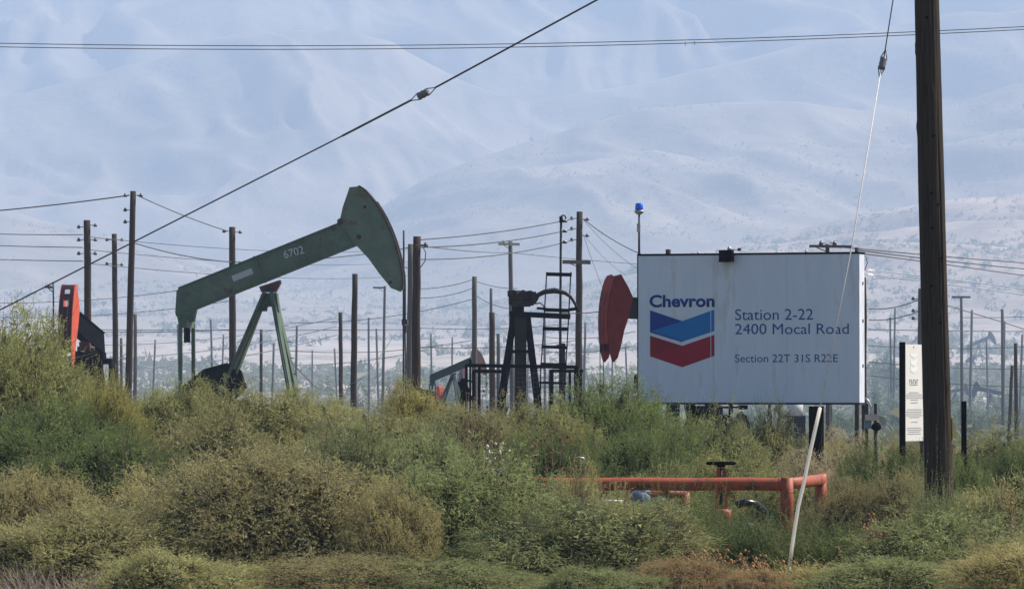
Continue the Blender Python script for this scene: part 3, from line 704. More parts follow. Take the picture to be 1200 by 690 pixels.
# near utility pole, modelled closely
def near_pole():
    d = 52.0; tb = P(1100.5, 580, d); tt = P(1086, 0, d); g = gz(tb.x, d)
    k = (tt.x - tb.x) / (tt.z - tb.z); H = 9.3 + .0; x0 = tb.x - k * (tb.z - g)
    n, rings = 72, 260; r = np.random.default_rng(5)
    th = np.linspace(0, 2 * np.pi, n, endpoint=False); zz = np.linspace(-0.4, H, rings)
    TH, ZZ = np.meshgrid(th, zz)
    rad = np.interp(ZZ, [0, 1.2, 6.2, H], [0.168, 0.155, 0.133, 0.118])
    u_, v_ = np.cos(TH), np.sin(TH)
    gr = (fbm(TH * 14 / 6.283 * 3 + 100, ZZ * 0.9, 4, 3) - .5) * 0.010
    crack = np.zeros_like(rad)
    for i in range(26):
        a = r.uniform(0, 6.283); z0 = r.uniform(0, H); ln = r.uniform(.6, 2.6); a_z = a + np.sin(ZZ * 1.1 + i) * .03
        da = np.abs((TH - a_z + np.pi) % (2 * np.pi) - np.pi)
        crack -= .013 * np.exp(-(da / .035) ** 2) * np.exp(-((ZZ - z0) / ln) ** 4)
    bump = np.zeros_like(rad)
    for (a, z) in [(3.2, 4.86), (3.1, 5.7), (4.4, 1.75), (4.9, 2.9), (3.6, 6.1), (5.6, 2.1), (4.9, 5.2), (4.0, 3.6), (4.6, 2.35)]:
        da = np.abs((TH - a + np.pi) % (2 * np.pi) - np.pi)
        bump += .016 * np.exp(-(da / .14) ** 2 - ((ZZ - z) / .05) ** 2) - .02 * np.exp(-(da / .06) ** 2 - ((ZZ - z) / .02) ** 2)
    rad = rad + gr + crack + bump + (fbm(ZZ * .8, ZZ * 0, 3, 8) - .5) * .012
    cx = k * ZZ; Xp = cx + rad * u_; Yp = rad * v_
    V = np.stack([Xp, Yp, ZZ], -1).reshape(-1, 3)
    fs = [(i * n + j, i * n + (j + 1) % n, (i + 1) * n + (j + 1) % n, (i + 1) * n + j) for i in range(rings - 1) for j in range(n)]
    root = empty('utility_pole', (x0, d, g)); tag(root, 'thick near wooden utility pole, cracked and knotted, running out of the top of the picture', 'pole')
    mb = MB(); mb.add(V.tolist(), fs, True); mb.f.append(tuple((rings - 1) * n + j for j in range(n))); mb.smooth.append(False)
    mb.build('pole_shaft', M['nearpole'], root)
    # yellow plastic strip on the right side
    s = d / F; z1, z2 = P(0, 489, d).z - g, P(0, 515, d).z - g
    xs = k * (z1 + z2) / 2 + .158
    mb = MB(); mb.bar((xs + .002, -.02, z2), (xs - .004, -.02, (z1 + z2) / 2 + .1), .05, .012, (1, 0, 0)); mb.bar((xs - .004, -.02, (z1 + z2) / 2 + .1), (xs - .014, -.02, z1), .05, .012, (1, 0, 0))
    mb.build('marker_strip', M['yellow'], root)
    # through bolts and small black drilled holes
    for (px, py) in ((1085, 22), (1093, 160), (1090, 227), (1091, 268), (1102, 303), (1090, 335), (1101, 379), (1098, 240)):
        q = P(px, py, d); lx = q.x - x0; lz = q.z - g; yy = -math.sqrt(max(.14 ** 2 - (lx - k * lz) ** 2, .001)) + .004
        MB().tube([(lx, yy - .012, lz), (lx, yy + .02, lz)], .014, 8).build('bolt', M['black'], root)
    # crossarm and insulators above the frame
    for zc in (8.9, 8.0):
        MB().bar((k * zc - 1.2, -.18, zc), (k * zc + 1.2, -.18, zc), .1, .12).build('crossarm', M['armwood'], root)
    for xi in (-1.1, -.4, .4, 1.1):
        MB().tube([(k * 8.9 + xi, -.18, 8.95), (k * 8.9 + xi, -.18, 9.02), (k * 8.9 + xi, -.18, 9.1), (k * 8.9 + xi, -.18, 9.16)], [.03, .06, .05, .03], 8).build('insulator', M['porcelain'], root)
    return root, x0, g, k
def near_pole_mat():
    m = mat('cracked_pole_wood', (0.054, 0.042, 0.032), 0.9, var=0.55, scale=7, stretch=(9, 9, 0.35), bump=0.9, spec=0.12)
    return m
M['nearpole'] = near_pole_mat()
_, NPX, NPG, NPK = near_pole()

# ------------------------------------------------------------------ guy wires
def guy_insulator(c, axis, L, R, name, label):
    c, axis = Vector(c), Vector(axis).normalized(); root = empty(name, c); tag(root, label, 'insulator', 'guy wire insulators')
    a, b = -axis * L / 2, axis * L / 2
    MB().tube([a, a.lerp(b, .12), a.lerp(b, .3), a.lerp(b, .5), a.lerp(b, .7), a.lerp(b, .88), b], [R * .8, R, R * .86, R, R * .86, R, R * .8], 14).build('porcelain_body', M['insul'], root)
    sd = axis.cross(Vector((0, 1, 0))).normalized()
    for s in (-1, 1):
        e = axis * s
        MB().tube([e * L * 1.25, e * L * .5 + sd * R * .8, e * L * .3 + sd * R * .85], .006, 5).tube([e * L * 1.25, e * L * .5 - sd * R * .8, e * L * .3 - sd * R * .85], .006, 5).build('wire_loop', M['wire'], root)
M['insul'] = mat('brown_grey_glaze', (0.13, 0.13, 0.14), 0.22, var=0.1, bump=0, spec=0.6)
ztop = 7.9; top_pt = Vector((NPX + NPK * ztop, 52 - .14, NPG + ztop))
def wire(points, r, label, group='overhead wires crossing the oil field', mt='wire', name='overhead_wire', n=4):
    o = MB().tube(points, r, n).build(name, M[mt]); return tag(o, label, 'wire', group)
# long diagonal guy wire to the left
endL = P(-700, 684, 62); endL.z = gz(endL.x, 62)
pA = P(495, 111, 52.2 + .0)
A0 = P(700, 0, 52.1); B0 = P(0, 362, 56)
wp = [top_pt, P(700, 0, 52.4), P(510, 103, 53.1)]
wire(wp, [.011, .011, .011], 'upper part of the black diagonal guy wire, from the near pole to its insulator', 'guy wires of the near utility pole', name='guy_wire', n=6)
wp2 = [P(482, 117.5, 53.2), P(402, 159, 53.6), P(400, 160, 53.6), P(0, 363, 55.3), P(-620, 675, 57.7)]
wp2[-1].z = gz(wp2[-1].x, 57.7) + .05
wire(wp2, [.0125, .0125, .0085, .0085, .0085], 'lower part of the black diagonal guy wire running down to the left edge', 'guy wires of the near utility pole', name='guy_wire', n=6)
guy_insulator(P(496, 110.5, 53.15), P(510, 103, 53.1) - P(482, 117.5, 53.2), .13, .045, 'guy_insulator', 'dark strain insulator in the middle of the long diagonal wire')
# near guy wire down to the anchor
anc = P(925, 690, 48.6); anc.z = gz(anc.x, 48.6)
gtop = P(925, 664, 48.65); gup = P(961, 478, 49.6)
i0, i1 = P(1032.5, 82, 51.3), P(1036, 67, 51.35)
wire([gup, P(998, 290, 50.4), i0], .0065, 'thin pale guy wire crossing the right end of the big sign', 'guy wires of the near utility pole', 'guywire', 'guy_wire', 6)
wire([i1, top_pt + Vector((-.05, -.02, .1))], .0065, 'dark top piece of the near guy wire above its insulator', 'guy wires of the near utility pole', 'wire', 'guy_wire', 6)
guy_insulator((i0 + i1) / 2, i1 - i0, .13, .04, 'guy_insulator', 'glossy strain insulator high on the near guy wire')
gp = []
for i in range(9):
    t = i / 8; q = gtop.lerp(gup, t); q.x += math.sin(t * math.pi) * .03 * (-1 if t < .5 else -.6); gp.append(q)
g_ = MB().tube(gp, [.0195] * 9, 12).build('guy_guard', M['guardwhite']); tag(g_, 'long slightly bent white plastic guard on the near guy wire', 'guy guard')
rt = empty('guy_anchor', anc); tag(rt, 'steel anchor rod at the foot of the white guy guard', 'anchor')
MB().tube([(0, 0, -.1), (.0, 0, (gtop - anc).z)], .014, 6).build('anchor_rod', M['galv'], rt)
MB().tube([(.005, 0, (gtop - anc).z - .02), (.07, .01, (gtop - anc).z - .1), (.13, .02, (gtop - anc).z - .14)], .005, 5).build('wire_tail', M['galv'], rt)

# ------------------------------------------------------------------ overhead wires
def span(p0, p1, sag, r, label, mt='wire', n=20, group='overhead wires crossing the oil field'):
    pts = [p0.lerp(p1, i / n) - Vector((0, 0, 4 * sag * (i / n) * (1 - i / n))) for i in range(n + 1)]
    return wire(pts, r, label, group, mt, n=4)
def pxspan(a, b, mid_py, r, label, da, db, mt='wire', bright=False):
    """a, b = (px, py); mid_py = row at the middle of the span"""
    p0, p1 = P(a[0], a[1], da), P(b[0], b[1], db); m_ = p0.lerp(p1, .5)
    q = P(600 + m_.x / m_.y * F, mid_py, m_.y)
    return span(p0, p1, m_.z - q.z, r, label, mt)
for (dy, lb) in ((0, 'upper wire of the long nearly level pair across the hills'), (4.2, 'lower wire of the long nearly level pair across the hills')):
    pts = []
    for i in range(41):
        px = -400 + 2000 * i / 40; py = 54.0 + dy - 2.9e-5 * (px - 320) ** 2 - (0.9 * (px - 300) / 900 * (dy > 0) if px > 300 else 0)
        pts.append(P(px, py, 150))
    wire(pts, .0125, lb, mt='wire')
wire([P(803 + .0, 54, 150) + Vector((0, 0, -.02)), P(803, 49, 150)], .008, 'left of two tiny tags standing on the long level wire', 'tiny tags on the long level wire')
wire([P(814, 53, 150), P(814, 48.5, 150)], .008, 'right of two tiny tags standing on the long level wire', 'tiny tags on the long level wire')
pxspan((151, 229), (-260, 258), 252, .022, 'wire from the top of the tallest left pole to the left edge', 170, 190)
pxspan((161, 229), (267, 271), 253, .018, 'wire from the tallest left pole down to the pole behind the pumpjack beam', 170, 185)
pxspan((158, 285), (272, 307), 300, .020, 'low wire from the tallest left pole to behind the pumpjack beam', 170, 185)
pxspan((272, 307), (480, 290), 303, .018, 'wire running on behind the green beam to the thick pole', 185, 190)
for i, (y0, y1, w_) in enumerate(((266, 238, 'top'), (281, 262, 'middle'), (297, 277, 'lowest'))):
    pxspan((97, y0 + 9), (-300, y1 + 8), y0 + 2, .016, '%s of three faint wires left of the three insulator pole' % w_, 182, 230)
    pxspan((107, y0 + 12), (480, y0 + 26), y0 + 29, .014, '%s of three faint wires running right behind the green beam' % w_, 182, 330)
pxspan((491, 281), (673, 256), 271, .018, 'top of three wires joining the thick pole and the ladder pole', 150, 180)
pxspan((491, 290), (673, 268), 283, .018, 'middle of three wires joining the thick pole and the ladder pole', 150, 180)
pxspan((491, 304), (673, 281), 298, .016, 'lowest of three wires joining the thick pole and the ladder pole', 150, 180)
pxspan((492, 288), (598, 296), 295, .015, 'wire from the thick pole to the pale crossarm pole', 150, 250)
pxspan((598, 296), (970, 318), 312, .014, 'faint wire passing behind the tall crossarm pole to the sign', 250, 260)
pxspan((684, 257), (752, 298), 281, .018, 'thick drop wire from the ladder pole towards the big sign', 180, 182)
pxspan((684, 258), (748, 315), 292, .010, 'upper of two thin drop wires right of the ladder pole', 180, 190)
pxspan((685, 276), (733, 322), 304, .009, 'lower of two thin drop wires right of the ladder pole', 180, 195)
pxspan((684, 276), (712, 350), 318, .008, 'steepest thin drop wire from the ladder pole', 180, 195)
pxspan((655, 366), (735, 357), 366, .016, 'short wire between the ladder and the red horse head', 170, 170)
pxspan((1004, 293), (1320, 322), 316, .018, 'upper of two wires leaving the sign corner pole to the right', 125, 240)
pxspan((1010, 297), (1330, 344), 326, .016, 'lower of two wires leaving the sign corner pole to the right', 125, 240)
pxspan((970, 288), (1400, 318), 312, .020, 'wire from the braced crossarm to the far right', 150, 300)
pxspan((1013, 316), (1300, 352), 335, .030, 'upper glinting white wire sloping right below the hills', 230, 300, 'wirebright')
pxspan((1013, 321), (1300, 360), 342, .030, 'lower glinting white wire sloping right below the hills', 230, 300, 'wirebright')
pxspan((1018, 362), (1079, 350), 360, .018, 'upper wire between the sign and the hidden insulator pole', 190, 190)
pxspan((1018, 375), (1079, 364), 373, .018, 'middle wire between the sign and the hidden insulator pole', 190, 190)
pxspan((1018, 386), (1400, 384), 388, .018, 'lower level wire passing behind the near pole', 190, 330)
pxspan((1082, 350), (1300, 420), 388, .020, 'dark wire sloping down to the right of the near pole', 190, 260)
pxspan((1126, 372), (1400, 352), 368, .024, 'far wire above the small far pumpjack', 400, 400)
pxspan((1018, 440), (1300, 452), 452, .024, 'far low wire behind the narrow white plaque', 330, 330)
# fence-like far wires between the low poles
k = 0
for (a, b, mid, bright, lb) in (
        ((100, 404), (400, 371), 397, 1, 'topmost glinting wire behind the green pumpjack legs'),
        ((100, 420), (400, 381), 410, 1, 'second glinting wire behind the green pumpjack legs'),
        ((150, 433), (400, 391), 419, 1, 'third glinting wire behind the green pumpjack legs'),
        ((60, 386), (485, 386), 387, 0, 'level dark wire behind the green pumpjack legs'),
        ((0, 383), (272, 386), 389, 0, 'low dark wire at the left behind the red pumpjack'),
        ((0, 355), (272, 330), 349, 0, 'faint sloping wire left of the green beam'),
        ((0, 372), (272, 352), 368, 0, 'second faint sloping wire left of the green beam'),
        ((485, 338), (556, 327), 336, 0, 'short faint wire left of the grey pole, upper'),
        ((485, 349), (556, 337), 347, 0, 'short faint wire left of the grey pole, lower'),
        ((340, 378), (556, 350), 372, 0, 'faint sloping wire under the horse head'),
        ((485, 384), (680, 378), 385, 0, 'level wire behind the thick stub pole'),
        ((485, 406), (680, 398), 407, 0, 'lower level wire behind the thick stub pole'),
        ((556, 329), (606, 338), 336, 0, 'short wire from the grey pole to the pump stand'),
        ((556, 345), (606, 362), 358, 0, 'second short wire from the grey pole to the pump stand'),
        ((640, 395), (745, 388), 396, 0, 'faint wire passing behind the red horse head'),
        ((640, 412), (745, 405), 412, 0, 'second faint wire passing behind the red horse head'),
        ((330, 410), (556, 398), 412, 0, 'faint low wire over the pale plain'),
        ((330, 428), (500, 410), 424, 0, 'lowest faint wire over the pale plain'),
        ((1018, 405), (1300, 398), 408, 0, 'faint wire passing above the narrow white plaque'),
        ((1018, 424), (1300, 430), 432, 0, 'faint wire behind the narrow white plaque')):
    pxspan(a, b, mid, .024 if bright else .019, lb, 300, 300, 'wirebright' if bright else 'wire')
wire([P(408, 452, 165), P(430, 440, 166), P(452, 408, 168), P(462, 392, 170)], .014, 'slack cable hanging from the carrier of the green pumpjack', 'slack cables')
wire([P(330, 400, 165), P(345, 428, 165), P(372, 456, 165)], .012, 'thin stay cable right of the green pumpjack legs', 'slack cables')
wire([P(487, 287, 134), P(495, 288, 133.6), P(499, 296, 133.6), P(498, 306, 133.6), P(493, 313, 134), P(489, 314, 134)], .016, 'cable loop on the right of the thick dark pole', 'slack cables')
wire([P(478, 314, 160), P(474, 313, 159), P(471, 309, 159)], .016, 'short cable between horse head and thick pole', 'slack cables')
wire([P(1011, 298, 84.3), P(1015, 301, 84.3), P(1016.5, 308, 84.3), P(1014, 315, 84.3), P(1011, 319, 84.3)], .007, 'small cable loop at the right corner of the big sign', 'slack cables')

# ------------------------------------------------------------------ lettering helper
def text_mesh(body, x0, x1, z0, cap, y, name, material, parent, bold=0.0, depth=0.0015, rotz=0.0):
    cu = bpy.data.curves.new('t', 'FONT'); cu.body = body; cu.size = 1.0; cu.extrude = 0.0; cu.offset = bold; cu.resolution_u = 4
    to = bpy.data.objects.new('t', cu); C.objects.link(to)
    dg = bpy.context.evaluated_depsgraph_get(); dg.update()
    me = bpy.data.meshes.new_from_object(to.evaluated_get(dg)); C.objects.unlink(to); bpy.data.objects.remove(to)
    co = np.empty(len(me.vertices) * 3); me.vertices.foreach_get('co', co); co = co.reshape(-1, 3)
    # capital height of the built-in font from a probe letter
    capf = 0.729
    sx = (x1 - x0) / (co[:, 0].max() - co[:, 0].min()); sz = cap / capf
    nx = (co[:, 0] - co[:, 0].min()) * sx + x0; nz = co[:, 1] * sz + z0
    out = np.stack([nx, np.full(len(nx), y), nz], -1)
    me.vertices.foreach_set('co', out.ravel()); me.update()
    me.name = name; me.materials.clear(); me.materials.append(material)
    o = bpy.data.objects.new(name, me); C.objects.link(o); o.parent = parent
    so = o.modifiers.new('thickness', 'SOLIDIFY'); so.thickness = depth; so.offset = 0
    return o

# ------------------------------------------------------------------ big sign
def big_sign():
    d = 80.0; c = P(879.4, 472.5, d); g = gz(c.x, d)
    th = math.radians(-20); k = F / d; ct = math.cos(th)
    root = empty('billboard', (c.x, d, g), th); tag(root, 'large white station sign with blue and red chevron logo on two black posts', 'sign')
    z0 = c.z - g; H = P(876, 298, d).z - c.z; Wd = 254 / (k * ct); T = 0.30; yf = -T / 2
    lx = lambda px: (px - 876) / (k * ct) + (px - 876) ** 2 / (k * ct) * 0.0      # picture column on the face
    lz = lambda py: z0 + (472.5 - py) / k
    seams = [-Wd / 2, lx(836.5), lx(921), Wd / 2]
    MB().box((0, 0.01, z0 + H / 2), (Wd - .02, T - .03, H - .02)).build('core_box', M['signedge'], root)
    for i in range(3):
        a, b = seams[i] + .0012, seams[i + 1] - .0012
        MB().box(((a + b) / 2, yf + .002, z0 + H / 2), (b - a, .006, H - .03)).build('face_panel', M['signwhite'], root)
    # rims
    MB().box((0, 0, z0 + H + .004), (Wd + .03, T + .02, .03)).build('top_rim', M['black'], root)
    MB().box((0, 0, z0 - .004), (Wd + .03, T + .02, .03)).build('bottom_rim', M['steel'], root)
    MB().box((-Wd / 2 - .006, 0, z0 + H / 2), (.018, T + .01, H - .03)).build('left_rim', M['black'], root)
    MB().box((Wd / 2 + .0, 0, z0 + H / 2), (.014, T - .004, H - .034)).build('side_plate', M['signedge'], root)
    for zz in (0.25, .55, .8):
        MB().box((Wd / 2 + .009, .05, z0 + H * zz), (.012, .05, .05)).build('side_clip', M['steel'], root)
    # posts
    for px, w in ((810, 12), (951, 15)):
        MB().box((lx(px), .02, (z0 - .03) / 2 - .15), (w / k, .16, z0 + .24)).build('post', M['black'], root)
    # logo
    y1, y2 = yf - .003, yf - .0055
    def poly(pts, y, mt, name): 
        MB().prism([(lx(a), lz(b)) for a, b in pts], y, y + .0015).build(name, M[mt], root)
    poly([(763.1, 363), (800.5, 375.9), (833.2, 364.2), (833.2, 389.3), (800.5, 400.1), (763.1, 388.2)], y1, 'logoblue', 'blue_chevron')
    poly([(834.0, 363.9), (837.7, 362.7), (837.7, 387.7), (834.0, 389)], y1, 'logoblue', 'blue_chevron_edge')
    poly([(763.1, 363), (800.5, 375.9), (766.5, 386.8), (763.1, 388.0)], y2, 'logodark', 'blue_chevron_fold')
    poly([(763.1, 387.3), (800.5, 399.2), (800.5, 400.6), (763.1, 388.9)], y2 - .002, 'navy', 'blue_chevron_lower_edge')
    poly([(763.1, 392.9), (800.5, 404.9), (833.2, 393.7), (833.2, 418.4), (800.5, 430.1), (763.1, 417.3)], y1, 'logored', 'red_chevron')
    poly([(834.0, 393.4), (837.7, 392.1), (837.7, 416.8), (834.0, 418.1)], y1, 'logored', 'red_chevron_edge')
    poly([(763.1, 392.9), (800.5, 404.9), (772, 415.5), (763.1, 412)], y2, 'logodred', 'red_chevron_fold')
    text_mesh('Chevron', lx(762.3), lx(838), lz(358.9), 14.2 / k, y1, 'lettering', M['navy'], root, bold=0.030)
    text_mesh('Station 2-22', lx(861.6), lx(951), lz(375), 13.4 / k, y1, 'lettering', M['textblue'], root)
    text_mesh('2400 Mocal Road', lx(861.6), lx(991.5), lz(391.6), 12.9 / k, y1, 'lettering', M['textblue'], root)
    text_mesh('Section 22T 31S R22E', lx(861.6), lx(979), lz(424.3), 9.6 / k, y1, 'lettering', M['textblue'], root)
    # conduit under the sign
    q = lambda px, py: (lx(px), -.02, lz(py))
    MB().tube([q(817, 515), q(817.5, 500), q(819, 490), q(823, 482.5), q(831, 478.5), q(845, 477.2), q(866, 476.8)], .018, 6).build('conduit', M['steel'], root)
    MB().box((lx(868), -.02, lz(477)), (.13, .1, .07)).build('junction_box', M['black'], root)
    # stubs on top
    MB().box((lx(781), 0, z0 + H + .05), (.07, .07, .09)).build('top_stub', M['trunk'], root)
    MB().tube([(lx(816), 0, z0 + H + .01), (lx(816), 0, z0 + H + .05)], .02, 6).build('top_bolt', M['whitepaint'], root)
    MB().tube([(lx(940), 0, z0 + H + .01), (lx(940), 0, z0 + H + .07)], .018, 6).build('top_bolt', M['whitepaint'], root)
    # floodlight over the top edge: a thing of its own
    R = Matrix.Rotation(th, 4, 'Z'); base = Vector((c.x, d, g))
    fl = empty('floodlight', base + R @ Vector((lx(854), yf - .1, lz(300))), th); tag(fl, 'black floodlight box clamped over the top edge of the big sign', 'lamp')
    w_, h_ = 15 / (k * ct), 13.5 / k
    mb = MB(); mb.prism([(-.06, -h_ / 2), (.10, -h_ / 2 - .01), (.07, -h_ / 4), (.075, h_ / 2), (-.04, h_ / 2)], -w_ / 2, w_ / 2)
    o = mb.build('housing', M['black'], fl); o.rotation_euler = (0, 0, math.pi / 2 * -1); 
    MB().tube([(.03, .05, h_ / 2 - .01), (.03, .05, h_ / 2 + .035), (.035, .05, h_ / 2 + .06)], [.035, .035, .015], 8).build('bracket_knob', M['galv'], fl)
    MB().tube([(.04, .06, h_ / 2 + .01), (.16, .09, h_ / 2 - .0), (.30, .1, h_ / 2 - .02)], .011, 6).build('bracket_arm', M['whitepaint'], fl)
    MB().box((.19, .1, h_ / 2 + .01), (.05, .05, .05)).build('bracket_clamp', M['redbr'], fl)
    # blue beacon on a mast at the left edge
    s = 1 / k; dm = 80.6
    t = P(749, 250, dm); gm = gz(t.x, dm)
    bm = empty('beacon_mast', (t.x, dm, gm)); tag(bm, 'slim mast with a blue beacon lamp at the left edge of the big sign', 'beacon')
    z = lambda py: P(749, py, dm).z - gm
    MB().tube([(0, 0, -.1), (0, 0, z(300)), (0, 0, z(251))], [.022, .02, .016], 8).build('mast', M['steel'], bm)
    MB().tube([(0, 0, z(251.5)), (0, 0, z(249)), (0, 0, z(247.5)), (0, 0, z(246.6))], [.035, .075, .085, .07], 14).build('lamp_base', M['galv'], bm)
    MB().tube([(0, 0, z(246.6)), (0, 0, z(244)), (0, 0, z(239)), (0, 0, z(238))], [.06, .068, .062, .045], 14).build('lamp_dome', M['beacon'], bm)
    MB().box((-.01, -.02, z(267)), (.055, .07, z(262) - z(272))).build('control_box', M['greybox'], bm)
    MB().box((-.05, -.02, z(446)), (.07, .1, z(440) - z(455))).build('lower_box', M['black'], bm)
big_sign()

# meter boxes by the right edge of the sign
def meter():
    d = 83.5; c = P(1021, 500, d); g = gz(c.x, d); k = F / d
    r = empty('meter_cabinet', (c.x, d, g)); tag(r, 'small grey tan electrical cabinet with bent conduit right of the big sign', 'cabinet')
    z = lambda py: P(0, py, d).z - g; x = lambda px: (px - 1021) / k
    MB().box((x(1022), 0, z(489)), (16 / k, .18, 7 / k)).build('cabinet_box', M['greybox'], r)
    MB().box((x(1017), .02, z(497)), (8 / k, .14, 10 / k)).build('lower_box', M['bluegrey'], r)
    MB().tube([(x(1014), 0, z(466)), (x(1018), 0, z(470)), (x(1021), 0, z(477)), (x(1021), 0, z(486))], .018, 6).build('conduit', M['galv'], r)
    for px in (1016, 1026):
        MB().box((x(px), .03, z(500) / 2 + .2), (.05, .05, z(500) + .4)).build('leg', M['steel'], r)
    d = 82; c = P(1027, 500, d); g = gz(c.x, d); k = F / d
    r = empty('capped_post', (c.x, d, g)); tag(r, 'short dark post with a round black cap right of the big sign', 'post')
    z = lambda py: P(0, py, d).z - g
    MB().tube([(0, 0, -.1), (0, 0, z(503))], .03, 8).build('post_shaft', M['steel'], r)
    MB().tube([(0, 0, z(504)), (0, 0, z(502)), (0, 0, z(498)), (0, 0, z(494.5))], [.05, .085, .08, .04], 10).build('cap', M['black'], r)
meter()

# narrow white plaque
def plaque():
    d = 66.0; a = math.radians(58); k = F / d; Wd = 25.5 / k / math.cos(a)
    c = P(1069.5, 517, d); g = gz(c.x, d); r = empty('marker_plaque', (c.x, d, g), a)
    tag(r, 'narrow white upright plaque with faint print, left of the near utility pole', 'sign')
    z0 = P(0, 516.5, d).z - g; z1 = P(0, 403.5, d).z - g; H = z1 - z0
    MB().box((0, 0, z0 + H / 2), (Wd, .035, H)).build('face_sheet', M['plaque'], r)
    MB().box((-Wd / 2 - .02, .0, (z0 + H + .03) / 2 - .12), (.04, .075, z0 + H + .27)).build('side_frame', M['black'], r)
    MB().box((Wd / 2 + .012, .01, (z0 + H) / 2 - .1), (.022, .05, z0 + H + .2)).build('back_post', M['steel'], r)
    y = -.0205
    zz = lambda py: P(0, py, d).z - g
    for n_, py in enumerate((413.5, 421, 429)):
        w = Wd * .17; hh = 5.5 / k if n_ else 3.2 / k
        MB().prism([(-w, zz(py)), (0, zz(py + 2.6)), (w, zz(py)), (w, zz(py) - hh), (0, zz(py + 2.6) - hh), (-w, zz(py) - hh)], y, y + .0015).build('faint_chevron', M['plaquefaint'], r)
    rr = random.Random(4)
    mb = MB()   # row of blurred letter strokes with an underline
    for i in range(5):
        x = -Wd * .21 + i * Wd * .095
        mb.box((x, y, zz(446.8)), (Wd * .018, .0015, 5.2 / k)); mb.box((x + Wd * .03, y + .0002, zz(445 + (i % 2) * 3)), (Wd * .05, .0015, 1.0 / k))
    mb.box((0, y, zz(450.6)), (Wd * .42, .0015, .5 / k)); mb.build('heading_print', M['plaquedark'], r)
    mb = MB()
    for py, w in ((459.5, .5), (461.7, .8), (463.9, .84), (466.1, .8), (468.3, .35), (471.5, .35), (479.5, .75), (482, .84), (484.2, .8), (486.4, .8), (488.6, .5), (494, .3), (501, .7), (503.3, .74), (505.5, .6), (508, .7)):
        x = -Wd * w / 2
        while x < Wd * w / 2:
            l = rr.uniform(.05, .12) * Wd; mb.box((x + l / 2, y, zz(py)), (l * .8, .0015, .9 / k)); x += l
    mb.build('small_print', M['plaquegrey'], r)
    MB().tube([(0, y - .004, zz(406.5)), (0, y + .004, zz(406.5))], .008, 8).build('screw', M['black'], r)
plaque()
q = P(1129.5, 470, 64); g = gz(q.x, 64)
b_ = MB(); b_.box((0, 0, (q.z - g) / 2 - .1), (.066, .05, q.z - g + .2)); b_.box((0, -.03, (q.z - g) / 2), (.012, .02, q.z - g - .01))
tag(b_.build('fence_post', M['black'], None, (q.x, 64, g)), 'short plain black steel post right of the near utility pole', 'post')

